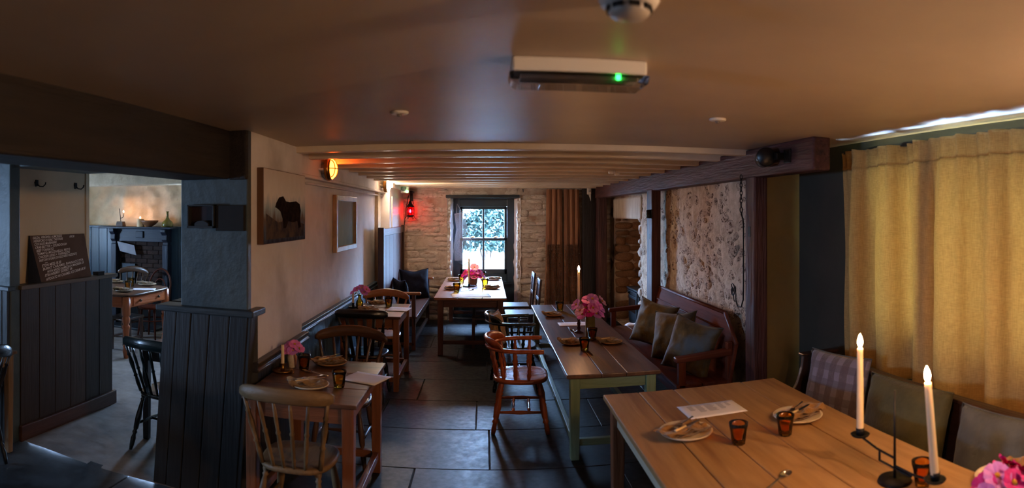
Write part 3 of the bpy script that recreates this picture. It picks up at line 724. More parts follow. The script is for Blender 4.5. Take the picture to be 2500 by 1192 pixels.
def bentwood(label, loc, rz, wd, h=.88, group='bentwood chairs'):
    t = thing('bentwood_chair', label, 'chair', loc, rz, group)
    MB().lathe([(.15, .435), (.195, .437), (.205, .45), (.2, .462), (.17, .466), (.05, .46)], 28).build('seat', wd['y'], t, True)
    for a in (pi / 4, 3 * pi / 4, 5 * pi / 4, 7 * pi / 4):
        MB().turned((cos(a) * .15, sin(a) * .15, .44), (cos(a) * .215, sin(a) * .215, 0), [(0, .019), (.4, .017), (1, .012)], 9).build('leg', wd['z'], t, True)
    MB().tube([(.185 * cos(2 * pi * k / 28), .185 * sin(2 * pi * k / 28), .27) for k in range(29)], .010, 7).build('ring_stretcher', wd['x'], t, True)
    for w, hh, r, nm in ((.20, h, .014, 'outer_hoop'), (.115, h - .14, .010, 'inner_hoop')):
        pts = []
        for k in range(25):
            a = pi * k / 24; z = .45 + (hh - .45) * min(1, sin(a) ** .55); x = w * cos(a) * (1 if sin(a) > .3 else .92)
            pts.append((x, -.16 - .09 * (z - .45) / .45, z))
        MB().tube(pts, r, 8).build(nm, wd['x'], t, True)
    return t

def table(name, label, x0, x1, y0, y1, h, top, leg, group, planks=4, th=.028, lw=.06, apron=.10, inset=.05, stretch=None, side=None, breadboard=False, over=.0, along='y', seamy=0):
    c = V(((x0 + x1) / 2, (y0 + y1) / 2, 0)); w, d = (x1 - x0) / 2, (y1 - y0) / 2
    t = thing(name, label, 'table', c, 0, group)
    top_ = MB().bb(-w + .02, w - .02, -d + .02, d - .02, h - th - .006, h - th).build('tabletop', top['y'], t)
    if along == 'y':
        xs_ = [-w + 2 * w * k / planks + (rnd.uniform(-.03, .03) if 0 < k < planks else 0) for k in range(planks + 1)]
        for k, (a, b) in enumerate(zip(xs_, xs_[1:])):
            dy = rnd.uniform(-.008, .004) if seamy else 0
            MB().bb(a + .0012, b - .0012, -d, d + dy, h - th, h + rnd.uniform(-.0015, .0005)).build('plank', top['y'], top_, bevel=.006 if th > .02 else .003)
    else:
        ys_ = [-d + 2 * d * k / planks + (rnd.uniform(-.03, .03) if 0 < k < planks else 0) for k in range(planks + 1)]
        for a, b in zip(ys_, ys_[1:]):
            MB().bb(-w, w, a + .0012, b - .0012, h - th, h + rnd.uniform(-.0015, .0005)).build('plank', top['x'], top_, bevel=.005)
    lx, ly = w - inset - lw / 2, d - inset - lw / 2
    for sx in (-1, 1):
        for sy in (-1, 1):
            k = lw / 2; kb = k * .85
            MB().hexa([(sx * lx - kb, sy * ly - kb, 0), (sx * lx + kb, sy * ly - kb, 0), (sx * lx + kb, sy * ly + kb, 0), (sx * lx - kb, sy * ly + kb, 0)], [(sx * lx - k, sy * ly - k, h - th), (sx * lx + k, sy * ly - k, h - th), (sx * lx + k, sy * ly + k, h - th), (sx * lx - k, sy * ly + k, h - th)]).build('leg', leg['z'], t, bevel=.005)
    az0, az1 = h - th - apron, h - th - .002
    for sx in (-1, 1): MB().bb(sx * lx - .011, sx * lx + .011, -ly + lw / 2, ly - lw / 2, az0, az1).build('apron', (side or leg)['y'], t, bevel=.003)
    for sy in (-1, 1): MB().bb(-lx + lw / 2, lx - lw / 2, sy * ly - .011, sy * ly + .011, az0, az1).build('apron', leg['x'], t, bevel=.003)
    if stretch == 'box':
        for sx in (-1, 1): MB().bb(sx * lx - .02, sx * lx + .02, -ly + lw / 2, ly - lw / 2, .10, .15).build('stretcher', leg['y'], t, bevel=.004)
        for sy in (-1, 1): MB().bb(-lx + lw / 2, lx - lw / 2, sy * ly - .02, sy * ly + .02, .10, .15).build('stretcher', leg['x'], t, bevel=.004)
    if stretch == 'H':
        for sy in (-1, 1): MB().bb(-lx + lw / 2, lx - lw / 2, sy * ly - .02, sy * ly + .02, .14, .19).build('stretcher', leg['x'], t, bevel=.004)
    t['h'] = 0; del t['h']
    return t

# --- tables
GH, NH, FH, H1, H2 = .635, .74, .742, .75, .765
table('dining_table', 'large scrubbed pine table with cream apron in the right foreground', .685, 1.80, 1.30, 3.43, NH, W_TOP, W_REDPINE, 'dining tables', 5, .03, .075, .13, .035, None, W_CREAMP, seamy=1)
table('dining_table', 'long narrow dark plank table on sage green legs', .585, 1.295, 4.26, 7.62, GH, W_TOPD, W_GREEN, 'dining tables', 3, .03, .075, .09, .03, 'box')
tf = table('dining_table', 'long polished oak table below the sash window', -.655, .272, 7.5, 10.0, FH, W_FAR, W_DKLEG, 'dining tables', 3, .03, .075, .10, .045, 'H')
table('cafe_table', 'small dark table behind the pale near chair, at the left wall', -1.385, -.70, 3.18, 4.15, H1, W_TOPD, W_REDPINE, 'cafe tables', 3, .024, .07, .10, .02, 'box', along='x')
table('cafe_table', 'small dark table with amber bottle vase, middle of left wall', -1.50, -.85, 5.92, 6.80, H2, W_TOPD, W_REDPINE, 'cafe tables', 3, .024, .06, .10, .02, 'box', along='x')
table('cafe_table', 'small reddish table half hidden behind the teal pillar', -2.63, -2.04, 3.97, 4.62, .74, W_REDPINE, W_BLACKW, 'cafe tables', 3, .022, .055, .09, .03, along='x')
table('cafe_table', 'pale wooden table cut off by the left picture edge', -4.2, -3.19, 2.45, 3.19, .765, W_PALE, W_PALE, 'cafe tables', 3, .024, .055, .09, .02, along='x')
# foot rack under the far table
fr = MB().bb(-.30, -.25, .05, 2.1, .25, .30)
rk = thing('slatted_bench', 'low slatted bench pushed under the window table', 'bench', (-.02, 7.95, 0))
MB().bb(-.16, -.12, 0, 1.75, .36, .41).build('rail', W_DKOAK['y'], rk, bevel=.005)
MB().bb(.16, .20, 0, 1.75, .36, .41).build('rail', W_DKOAK['y'], rk, bevel=.005)
for k in range(7): MB().bb(-.12, .16, .04 + k * .26, .10 + k * .26, .375, .395).build('slat', W_DKOAK['x'], rk, bevel=.004)
for x in (-.14, .18):
    for y in (.05, 1.7): MB().bb(x - .022, x + .022, y - .022, y + .022, 0, .36).build('leg', W_DKOAK['z'], rk, bevel=.004)

# --- back room table with turned legs and drawer
def turned_table():
    t = thing('farmhouse_table', 'orange pine table with turned legs in the back room', 'table', (-4.72, 6.58, 0))
    h, w, d = .80, .60, .56
    o = sq(40, w, d, 6)
    top_ = MB().loft([[(x * s_, y * s_, z) for x, y in o] for s_, z in ((.985, h - .03), (1, h - .02), (1, h - .008), (.985, h))]).build('tabletop', W_TOPD['x'], t, True)
    TP = [(0, .055), (.30, .055), (.31, .040), (.33, .046), (.36, .052), (.42, .046), (.45, .034), (.47, .048), (.49, .050), (.52, .044), (.72, .034), (.78, .030), (.80, .044), (.83, .036), (.88, .046), (.92, .038), (1, .028)]
    for sx in (-1, 1):
        for sy in (-1, 1): MB().turned((sx * (w - .09), sy * (d - .09), h - .03), (sx * (w - .09), sy * (d - .09), 0), TP, 14).build('leg', W_ORLEG['z'], t, True)
    for sx in (-1, 1): MB().bb(sx * (w - .07) - .012, sx * (w - .07) + .012, -d + .13, d - .13, h - .17, h - .03).build('apron', W_ORLEG['y'], t, bevel=.003)
    for sy in (-1, 1): MB().bb(-w + .13, w - .13, sy * (d - .07) - .012, sy * (d - .07) + .012, h - .17, h - .03).build('apron', W_ORLEG['x'], t, bevel=.003)
    dr = MB().bb(w - .062, w - .048, -d + .2, d - .2, h - .155, h - .045).build('drawer', W_ORLEG['y'], t, bevel=.003)
    for y in (-.22, .22): MB().lathe([(.008, 0), (.01, .008), (.018, .014), (.02, .022), (.012, .03), (.002, .032)], 12, (w - .05, y, h - .10), Matrix.Rotation(pi / 2, 4, 'Y')).build('knob', W_BROWN['z'], dr, True)
    return t
turned_table()

# --- chairs
windsor('worn pale elm chair in front, its back to the viewer', (-1.03, 3.20, 0), 0, W_PALE, 'spindle', h=.90, w=.262)
windsor('brown bow-crest chair facing us across the near left table', (-1.045, 4.30, 0), pi, W_BROWN, 'bow', h=.905, w=.29)
windsor('black slat chair drawn up to the middle left table', (-1.17, 5.78, 0), 0, W_BLACKW, 'slat', h=.90, w=.255)
windsor('honey brown bow-crest chair beyond the middle left table', (-1.17, 6.70, 0), pi, W_HONEY, 'bow', h=.895, w=.275)
windsor('dark painted chair standing in the passage beside the pillar', (-2.33, 3.98, 0), -.12, W_DKGREEN, 'spindle', h=.88, w=.26)
windsor('black spindle chair cut off at the left picture edge', (-3.33, 2.78, 0), pi / 2, W_BLACKW, 'bow', h=.88, w=.24)
captain('glossy orange captain chair beside the green-legged table', (.30, 5.08, 0), -pi / 2 - .06, W_ORANGE)
captain('dark green captain chair with a tan cushion', (.30, 6.25, 0), -pi / 2 + .05, W_DKGREEN)
slatback('dark slat back chair at right of window table, nearer', (.47, 8.15, 0), pi / 2, W_DKOAK, .92)
slatback('dark slat back chair at right of window table, nearest the window', (.45, 8.85, 0), pi / 2, W_DKOAK, .94)
bentwood('bentwood chair with round seat and hooped back in the back room', (-4.60, 7.34, 0), pi, W_MAHOG, .98)
windsor('dark bow back chair left of the bentwood chair in back room', (-5.12, 7.39, 0), pi, W_BROWN, 'bow', h=.98, w=.29)
slatback('dark slat back chair standing right of the back room fireplace', (-4.06, 7.55, 0), pi - .5, W_DKOAK, 1.12, n=6)
st_ = thing('wooden_stool', 'plain dark wooden stool under the orange back room table', 'stool', (-4.5, 6.55, 0))
MB().bb(-.17, .17, -.17, .17, .42, .45).build('seat', W_DKOAK['x'], st_, bevel=.006)
for sx in (-1, 1):
    for sy in (-1, 1): MB().bb(sx * .14 - .018, sx * .14 + .018, sy * .14 - .018, sy * .14 + .018, 0, .42).build('leg', W_DKOAK['z'], st_, bevel=.004)
    MB().bb(sx * .14 - .01, sx * .14 + .01, -.13, .13, .16, .19).build('stretcher', W_DKOAK['y'], st_, bevel=.003)

# --- cushions
def cushion(label, loc, rot, m, w=.44, h=.44, t=.13, group='cushions', pinch=.10, name='cushion', chop=0.0, piping=None, seed=0):
    N_ = 20
    def side(sg):
        def fn(u, v):
            a, b = u * 2 - 1, v * 2 - 1
            px = a * (1 - pinch * (1 - b * b) * .8); pz = b * (1 - pinch * (1 - a * a) * .8)
            q = max(0, (1 - abs(a) ** 2.6) * (1 - abs(b) ** 2.6)) ** .55
            y = sg * t / 2 * q * (1 + .22 * noise.noise(V((a * 1.8 + seed, b * 1.8, sg)))) + .006 * noise.noise(V((a * 5, b * 5 + seed, 2)))
            if chop: pz -= chop * math.exp(-(a * 2.6) ** 2) * max(0, b)
            return V((px * w / 2, y, pz * h / 2))
        return fn
    mb = MB().grid(side(1), N_, N_).grid(side(-1), N_, N_)
    o = mb.build(name, m, None, True)
    bm = bmesh.new(); bm.from_mesh(o.data); bmesh.ops.remove_doubles(bm, verts=bm.verts, dist=.0008); bmesh.ops.recalc_face_normals(bm, faces=bm.faces); bm.to_mesh(o.data); bm.free()
    o.location = loc; o.rotation_euler = rot
    f = side(1)
    pts = [f(k / 20, 0) for k in range(21)] + [f(1, k / 20) for k in range(1, 21)] + [f(1 - k / 20, 1) for k in range(1, 21)] + [f(0, 1 - k / 20) for k in range(1, 20)]
    pp = MB(); n = len(pts)
    pp.loft([[tuple(p + V((0, .004 * cos(2 * pi * j / 5), .004 * sin(2 * pi * j / 5)))) for j in range(5)] for p in pts], loop=True)
    pp.build('piping', piping or m, o, True)
    return tag(o, label, 'cushion', group)

# --- high plank back settle, far left
t = thing('high_back_settle', 'high plank-backed settle in the far left corner', 'settle', (-1.40, 7.80, 0))
for k in range(6):
    MB().bb(0, .03, .02 + k * .325, .02 + (k + 1) * .325 - .006, .1, 1.54).build('back_plank', W_SETTLE['z'], t, bevel=.005)
MB().bb(-.005, .045, 0, 2.02, 1.50, 1.60).build('back_rail', W_DKOAK['y'], t, bevel=.006)
for y in (0, 2.0): MB().bb(-.02, .06, y - .02, y + .03, 0, 1.62).build('back_post', W_DKOAK['z'], t, bevel=.006)
for k in range(2): MB().bb(.03 + k * .235, .03 + (k + 1) * .235 - .003, .0, 2.0, .415, .445).build('seat_plank', W_DKLEG['y'], t, bevel=.006)
for y in (.02, 1.93):
    MB().bb(.43, .48, y - .02, y + .03, 0, .73).build('arm_post', W_DKLEG['z'], t, bevel=.005)
    MB().bb(0, .55, y - .03, y + .04, .73, .765).build('arm', W_HONEY['x'], t, bevel=.010)
    MB().bb(.03, .46, y - .012, y + .022, .06, .10).build('stretcher', W_DKLEG['x'], t, bevel=.004)
MB().bb(.455, .475, .0, 2.0, .33, .415).build('seat_rail', W_DKLEG['y'], t, bevel=.004)
MB().bb(.42, .46, .0, 1.93, .06, .10).build('foot_rail', W_DKLEG['y'], t, bevel=.004)
cushion('navy cushion with a chopped top leaning in the settle corner', (-1.13, 9.50, .67), (-.15, 0, .55), M_NAVY, .52, .50, .17, 'navy cushions', .12, chop=.10, seed=3)
cushion('smaller navy cushion leaning against the plank settle back', (-1.22, 8.62, .64), (.2, 0, -1.0), M_NAVY, .44, .44, .15, 'navy cushions', .12, chop=.08, piping=mat('blue_piping', (52, 74, 128), rough=.8), seed=9)
cushion('tan cushion on the dark green captain chair', (.13, 6.22, .60), (.25, .0, -pi / 2 - .3), M_LINEN2, .34, .36, .12, 'loose cushions', .1, seed=5)

# --- right panelled bench
t = thing('panel_back_bench', 'polished mahogany bench with chamfered panel back and arms', 'bench', (1.53, 4.48, 0))
L_ = 2.68
bp_ = [(0, .38), (0, .72), (.33, .925), (L_ - .33, .925), (L_, .74), (L_, .38)]
def backpt(y, z, off=0): return (.40 + .11 * (z - .38) / .55 + off, y, z)
m_ = MB(); n_ = len(bp_)
a_ = [backpt(y, z) for y, z in bp_]; b_ = [backpt(y, z, .03) for y, z in bp_]
m_.add(a_ + b_, [tuple(range(n_ - 1, -1, -1)), tuple(range(n_, 2 * n_))] + [(i, (i + 1) % n_, n_ + (i + 1) % n_, n_ + i) for i in range(n_)])
m_.build('back_panel', wood('waxed_mahogany_panel', (76, 36, 25), (104, 54, 39), 'y', rough=.7, spec=.05, bump=.15), t, bevel=.006)
for k, (p, q) in enumerate((((.0, .725), (.33, .932)), ((.33, .932), (L_ - .33, .932)), ((L_ - .33, .932), (L_, .745)))):
    MB().tube([backpt(*p, .012), backpt(*q, .012)], .019, 8).build('top_moulding', W_MAHOG['y'], t, True)
MB().tube([backpt(.30, .80, -.004), backpt(L_ - .32, .80, -.004)], .009, 6).build('bead', W_MAHOG['y'], t, True)
for k in range(2): MB().bb(-.03 + k * .225, -.03 + (k + 1) * .225 - .003, .03, L_ - .03, .40, .43).build('seat_plank', W_MAHOG['y'], t, bevel=.007)
MB().bb(-.01, .015, .06, L_ - .06, .32, .40).build('seat_rail', W_MAHOG['y'], t, bevel=.004)
for y in (.03, L_ - .08):
    MB().bb(-.01, .05, y, y + .055, 0, .62).build('arm_post', W_MAHOG['z'], t, bevel=.006)
    MB().bb(.41, .46, y, y + .05, 0, .74).build('back_post', W_MAHOG['z'], t, bevel=.006)
    MB().hexa([(-.04, y - .012, .605), (.46, y - .012, .63), (.46, y + .067, .63), (-.04, y + .067, .605)], [(-.04, y - .012, .65), (.46, y - .012, .69), (.46, y + .067, .69), (-.04, y + .067, .65)]).build('arm', W_MAHOG['x'], t, bevel=.016, segs=3)
    MB().bb(.03, .42, y + .012, y + .04, .12, .16).build('stretcher', W_MAHOG['x'], t, bevel=.004)
for k, (y, x, a) in enumerate(((6.02, 1.75, .40), (5.36, 1.75, .36), (4.86, 1.75, .36))):
    cushion(('farthest', 'middle', 'nearest')[k] + ' of three crushed olive velvet cushions on the mahogany bench', (x, y, .645), (-.30, (.16, -.10, .18)[k], -pi / 2 + a + .25), M_VELVET, .50, .48, .23, 'olive velvet cushions', .16, seed=k * 4 + 1, piping=M_GREYV)

# --- near settle at the right edge
t = thing('low_settle', 'low brown wooden settle beneath the mustard curtain', 'settle', (2.0, .9, 0))
poly = [(-.02, 0), (.45, 0), (.45, .79), (.17, .79), (.155, .70), (.12, .60), (.05, .50), (-.02, .46)]
MB().prism(poly, (0, 2.76, 0), (1, 0, 0), (0, 0, 1), (0, .035, 0)).build('end_panel', W_DKOAK['z'], t, bevel=.006)
MB().bb(.15, .46, 2.745, 2.81, .785, .805).build('end_cap', W_DKOAK['x'], t, bevel=.006)
for k in range(3): MB().bb(.245, .275, k * .92, k * .92 + .915, .1, .80).build('back_plank', W_DKOAK['y'], t, bevel=.004)
MB().bb(.225, .295, 0, 2.76, .80, .825).build('back_cap', W_DKOAK['y'], t, bevel=.008)
for k in range(2): MB().bb(-.08 + k * .19, -.08 + (k + 1) * .19 - .003, 0, 2.76, .40, .43).build('seat_plank', W_DKOAK['y'], t, bevel=.006)
MB().bb(-.04, -.015, 0, 2.76, .06, .40).build('front_panel', W_DKOAK['y'], t, bevel=.004)
cushion('plaid tweed cushion on the low settle', (2.11, 3.17, .665), (-.25, 0, -pi / 2 + .28), M_PLAID, .50, .48, .15, 'settle cushions', .06, piping=M_GREYV, seed=21)
cushion('olive velvet cushion on the settle behind the right candle', (2.09, 2.48, .65), (-.28, 0, -pi / 2 + .10), M_OLIVEV, .62, .46, .16, 'settle cushions', .05, seed=25)
cushion('grey cushion at the right picture edge on the settle', (2.10, 1.85, .63), (-.28, 0, -pi / 2 + .05), M_GREYV, .46, .46, .16, 'settle cushions', .05, seed=29)
# ================================================================ CURTAINS
def curtain(label, y0, y1, x, seed, group='mustard curtains'):
    t = thing('curtain', label, 'curtain', (x, (y0 + y1) / 2, 0), 0, group)
    w = (y1 - y0) / 2; npl = max(4, int((y1 - y0) / .13)); n = 260
    def fold(s_, k):
        ph = s_ * npl * 2 * pi
        return sin(ph + 1.3 * noise.noise(V((s_ * 5, seed, 0)))) * (.6 + .4 * noise.noise(V((s_ * 7, seed + 3, 0))))
    def fold2(s_): x_ = sin(s_ * npl * .36 * 2 * pi + seed + 2.2 * noise.noise(V((s_ * 4, seed, 7)))); return math.copysign(abs(x_) ** .6, x_) * .8 + .5 * noise.noise(V((s_ * 9, seed, 4)))
    def off(u, z):
        q = (z - .72) / 1.525; g = max(0, min(1, (q - .55) / .4)) ** 1.5
        gather = 1 if z > 2.12 else g
        xx = (.004 + .030 * gather) * fold(u, 0) + (.085 - .05 * g) * fold2(u) + .014 * noise.noise(V((u * 8, q * 3, seed)))
        if z > 2.10: xx += .010 * sin((z - 2.10) / .145 * pi)
        return xx
    def fn(u, v):
        z = .72 + .014 * sin(u * 9 + seed) * (1 - v) + v * 1.41
        return (off(u, z), w - 2 * w * u, z)
    MB().grid(fn, n, 44).build('panel', M_CURTAIN, t, True, solid=.003)
    def hd_(u, v):
        z = 2.12 + v * .125 + .012 * noise.noise(V((u * 16, seed, 1))) * v
        return (off(u, min(z, 2.245)) - .006, w - 2 * w * u, z)
    MB().grid(hd_, n, 8).build('heading_tape', M_CURTAIN, t, True, solid=.004)
    return t
curtain('mustard linen curtain panel nearest the oak beam', 2.56, 3.60, 2.435, 1.7)
curtain('mustard linen curtain panel at the right picture edge', .75, 2.70, 2.40, 6.3)
tr = MB().bb(2.46, 2.49, .7, 3.62, 2.235, 2.26).build('curtain_track', mat('dark_track', (30, 30, 28), rough=.5), None)
tag(tr, 'dark curtain track above the mustard curtains', 'curtain rail')

# ================================================================ PICTURES
def grad_mat(name, stops, axis='Z', sc=5, nzs=.25):
    m = bpy.data.materials.new(name); m.use_nodes = True; nt = m.node_tree; N = nt.nodes; L = nt.links
    b = N['Principled BSDF']; b.inputs['Roughness'].default_value = .9; b.inputs['Specular IOR Level'].default_value = .1
    tc = N.new('ShaderNodeTexCoord'); sp = N.new('ShaderNodeSeparateXYZ'); L.new(tc.outputs['Object'], sp.inputs[0])
    mp = N.new('ShaderNodeMapping'); mp.inputs['Scale'].default_value = (3, 3, 1); L.new(tc.outputs['Object'], mp.inputs[0])
    nz = N.new('ShaderNodeTexNoise'); nz.inputs['Scale'].default_value = sc; nz.inputs['Detail'].default_value = 8; L.new(mp.outputs[0], nz.inputs[0])
    mu = N.new('ShaderNodeMath'); mu.operation = 'MULTIPLY_ADD'; mu.inputs[1].default_value = nzs * 2; L.new(nz.outputs['Fac'], mu.inputs[0]); L.new(sp.outputs[axis], mu.inputs[2])
    sb = N.new('ShaderNodeMath'); sb.operation = 'SUBTRACT'; sb.inputs[1].default_value = nzs; L.new(mu.outputs[0], sb.inputs[0])
    r = N.new('ShaderNodeValToRGB'); L.new(sb.outputs[0], r.inputs[0])
    cr = r.color_ramp
    cr.elements[1].position = stops[-1][0]; cr.elements[1].color = lin(stops[-1][1])
    cr.elements[0].position = stops[0][0]; cr.elements[0].color = lin(stops[0][1])
    for p, c in stops[1:-1]: cr.elements.new(p).color = lin(c)
    L.new(r.outputs[0], b.inputs['Base Color'])
    return m
# big canvas with a dark beast: hung on the near cream wall
p0, p1 = atX(640, 409, -1.40), atX(742, 430, -1.40)
ya, yb, zb, zt = p0.y, p1.y, atX(640, 598, -1.40).z, p0.z
pic = thing('oil_painting', 'unframed oil painting of a dark horned beast', 'painting', (-1.437, (ya + yb) / 2, zb))
hw, hh = (yb - ya) / 2, zt - zb
MB().bb(0, .045, -hw, hw, 0, hh).build('stretcher_frame', wood('brown_picture_edge', (84, 54, 30), (112, 74, 44), 'z', rough=.6), pic, bevel=.002)
cv = MB().bb(.0455, .048, -hw + .004, hw - .004, .004, hh - .004).build('canvas', grad_mat('painting_ground', [(.0, (40, 40, 58)), (.10, (84, 92, 108)), (.16, (110, 92, 80)), (.22, (150, 166, 178)), (.32, (220, 212, 206)), (.55, (206, 190, 178))], 'Z', 6, .09), pic)
beast = [(-.30, .52), (-.22, .60), (-.10, .62), (-.02, .55), (.10, .54), (.30, .56), (.42, .52), (.46, .42), (.44, .28), (.46, .16), (.38, .15), (.34, .26), (.20, .24), (.05, .26), (-.02, .16), (-.10, .16), (-.12, .30), (-.18, .40), (-.26, .44), (-.33, .46)]
MB().prism([(u * hw * 1.6, v * hh * .98 + .02) for u, v in beast], (.048, 0, 0), (0, 1, 0), (0, 0, 1), (.0012, 0, 0)).build('painted_beast', mat('dark_paint', (26, 22, 26), (52, 42, 40), sc=9, rough=1, spec=0), pic)
MB().prism([(-.9 * hw, .03), (.9 * hw, .03), (.92 * hw, .12), (.3 * hw, .16), (-.4 * hw, .14), (-.9 * hw, .2)], (.048, 0, 0), (0, 1, 0), (0, 0, 1), (.0008, 0, 0)).build('painted_ground', mat('dark_ground_paint', (46, 48, 64), (92, 78, 72), sc=9, rough=1, spec=0), pic)
# framed pale teal picture
p0, p1 = atX(822, 476, -1.50), atX(872, 487, -1.50)
ya, yb, zt, zb = p0.y, p1.y, p0.z, atX(822, 618, -1.50).z
pic = thing('framed_picture', 'abstract grey-teal picture in a pale gilt frame', 'picture', (-1.545, (ya + yb) / 2, zb))
hw, hh = (yb - ya) / 2, zt - zb
MF = mat('pale_gilt_frame', (148, 120, 88), (178, 152, 118), sc=8, rough=.4, bump=.1)
for a in (((-hw, 0), (-hw + .055, .055), (-hw + .055, hh - .055), (-hw, hh)), ((hw, 0), (hw, hh), (hw - .055, hh - .055), (hw - .055, .055)), ((-hw, 0), (hw, 0), (hw - .055, .055), (-hw + .055, .055)), ((-hw, hh), (-hw + .055, hh - .055), (hw - .055, hh - .055), (hw, hh))):
    MB().prism(a, (.002, 0, 0), (0, 1, 0), (0, 0, 1), (.045, 0, 0)).build('frame_rail', MF, pic, bevel=.006)
MB().bb(.004, .012, -hw + .05, hw - .05, .05, hh - .05).build('canvas', grad_mat('teal_wash', [(.05, (140, 166, 168)), (.3, (164, 186, 186)), (.45, (166, 164, 156)), (.7, (172, 182, 184))], 'Z', 8, .2), pic)

# ================================================================ LAMPS
def bulkhead(label, y, z, col, s_, cap, lit, x=-1.49, rz=0):
    t = thing('bulkhead_lamp', label, 'lamp', (x, y, z), rz, 'bulkhead lamps')
    R90 = Matrix.Rotation(pi / 2, 4, 'Y')
    MB().lathe([(.045, 0), (.045, .05)], 16, m=R90).build('mount', M_CREAM, t, True)
    MB().lathe([(.06, .04), (.105, .045), (.112, .06), (.108, .085), (.09, .09)], 28, m=R90).build('body', M_BRASS, t, True)
    MB().lathe([(.098, .075), (.092, .100), (.07, .122), (.04, .134), (.005, .138)], 28, m=R90).build('diffuser', emis(lit, col, s_), t, True)
    for k in (-1, 0, 1):
        pts = []
        for i in range(13):
            a = -1 + 2 * i / 12; w = .100 * sqrt(1 - (k * .55) ** 2)
            x = .085 + .062 * sqrt(max(0, 1 - (a * a) * (1 - (k * .55) ** 2) - (k * .55) ** 2))
            pts.append((x, a * w, k * .055) if k == 0 else (x, k * .055, a * w))
        MB().tube(pts, .0045, 6).build('guard_bar', M_BRASS if cap else M_WHITE, t, True)
    pts = [(.092, .100 * cos(2 * pi * i / 24), .100 * sin(2 * pi * i / 24)) for i in range(25)]
    MB().tube(pts, .006, 6).build('guard_ring', M_BRASS if cap else M_WHITE, t, True)
    MB().tube([(-.005, -.12, -.01), (.03, -.10, -.01), (.04, -.04, 0)], .012, 8).build('conduit', M_CREAM, t, True)
bulkhead('amber glowing caged bulkhead lamp on the left wall', 5.30, 2.216, (1.0, .13, .012), 2.2, 1, 'amber_lamp_glow')
bulkhead('bright white bulkhead lamp at far end of left wall', 8.43, 2.222, (1.0, .78, .58), 32, 0, 'white_lamp_glow')
bulkhead('amber caged bulkhead lamp on the window wall, out of view at right', .5, 2.12, (1.0, .62, .37), 58, 1, 'warm_lamp_glow', 2.55, pi)
# red lantern
ln = thing('red_lantern', 'red glowing iron lantern on the far stone wall', 'lantern', (-1.25, 9.86, 1.70))
MB().lathe([(.052, .08), (.056, .10), (.054, .20), (.050, .22)], 8).build('glass', thin('ruby_glass', (1.0, .05, .07)), ln)
MB().lathe([(.003, .125), (.012, .13), (.014, .15), (.006, .175), (.002, .18)], 10).build('bulb', emis('red_bulb', (1.0, .04, .10), 28), ln, True)
MB().lathe([(.068, .22), (.066, .235), (.03, .27), (.022, .31), (.005, .33)], 12).build('cap', M_BLACK, ln, True)
MB().lathe([(.02, .05), (.055, .06), (.06, .08), (.05, .085)], 12).build('base', M_BLACK, ln, True)
for k in range(6):
    a = 2 * pi * k / 6
    MB().tube([(.06 * cos(a), .06 * sin(a), .225), (.064 * cos(a), .064 * sin(a), .14), (.062 * cos(a), .062 * sin(a), .07), (.075 * cos(a), .075 * sin(a), .04), (.10 * cos(a), .10 * sin(a), .015)], .0045, 5).build('cage_bar', M_BLACK, ln, True)
MB().tube([(.05, 0, .26), (.04, 0, .38), (-.01, .0, .44), (-.04, 0, .38), (-.05, 0, .26)], .006, 6).build('handle', M_BLACK, ln, True)
MB().box((-.005, .08, .47), (.10, .24, .035)).box((-.005, .18, .40), (.05, .03, .16)).build('wall_bracket', M_BLACK, ln, bevel=.004)
MB().tube([(-.03, .05, .42), (-.09, .12, .2), (-.12, .17, -.05), (-.125, .18, -.16)], .006, 6).build('cable', M_BLACK, ln, True)

# ceiling fittings
el = thing('emergency_light', 'white emergency bulkhead light with green indicator on ceiling', 'light fitting', (.315, 1.99, 2.32))
MB().bb(-.228, .228, -.045, .06, -.05, 0).build('base', M_WHITE, el, bevel=.008)
MB().prism([(-.238, -.05), (.238, -.05), (.232, -.078), (.21, -.092), (-.21, -.092), (-.232, -.078)], (0, -.052, 0), (1, 0, 0), (0, 0, 1), (0, .118, 0)).build('diffuser', M_CLEAR, el, bevel=.008)
for k in range(3): MB().bb(-.20, .20, -.03 + k * .03, -.02 + k * .03, -.072, -.056).build('reflector_rib', mat('brown_reflector', (190, 176, 160), rough=.3), el, bevel=.003)
MB().lathe([(.004, -.068), (.0085, -.064), (.0085, -.052)], 12, (.13, -.03, 0)).build('indicator', emis('green_indicator', (.02, 1.0, .08), 1.2), el, True)
sd = thing('smoke_detector', 'round smoke detector on ceiling at top edge', 'detector', (.335, 1.36, 2.32))
MB().lathe([(.072, 0), (.072, -.02), (.066, -.03), (.05, -.034)], 24).build('base', M_WHITE, sd, True)
MB().lathe([(.05, -.026), (.05, -.048), (.04, -.058), (.01, -.062)], 24).build('chamber', mat('grey_chamber', (170, 160, 148), rough=.4), sd, True)
for k in range(8):
    a = 2 * pi * k / 8
    MB().box((.051 * cos(a), .051 * sin(a), -.040), (.006, .026, .012), rz=a).build('vent', M_BLACK, sd)
for px, py, z, nm, lb in ((975, 275, 2.32, 'ceiling_rose', 'small white ceiling disc left of the emergency light'), (1752, 292, 2.32, 'ceiling_rose', 'small white ceiling disc near the oak beam')):
    p = atz(px, py, z - .004); c_ = thing(nm, lb, 'ceiling disc', (p.x, p.y, 2.32), 0, 'ceiling discs')
    MB().lathe([(.047, 0), (.047, -.008), (.04, -.013), (.012, -.014)], 20).build('disc', M_WHITE, c_, True)
    MB().lathe([(.014, -.012), (.012, -.024), (.004, -.026)], 12).build('boss', mat('grey_boss', (120, 110, 100), rough=.4), c_, True)
p = atz(1500, 420, 2.26); c_ = thing('ceiling_spot', 'tiny twin white ceiling spot on the far joists', 'light fitting', (p.x, p.y, 2.275))
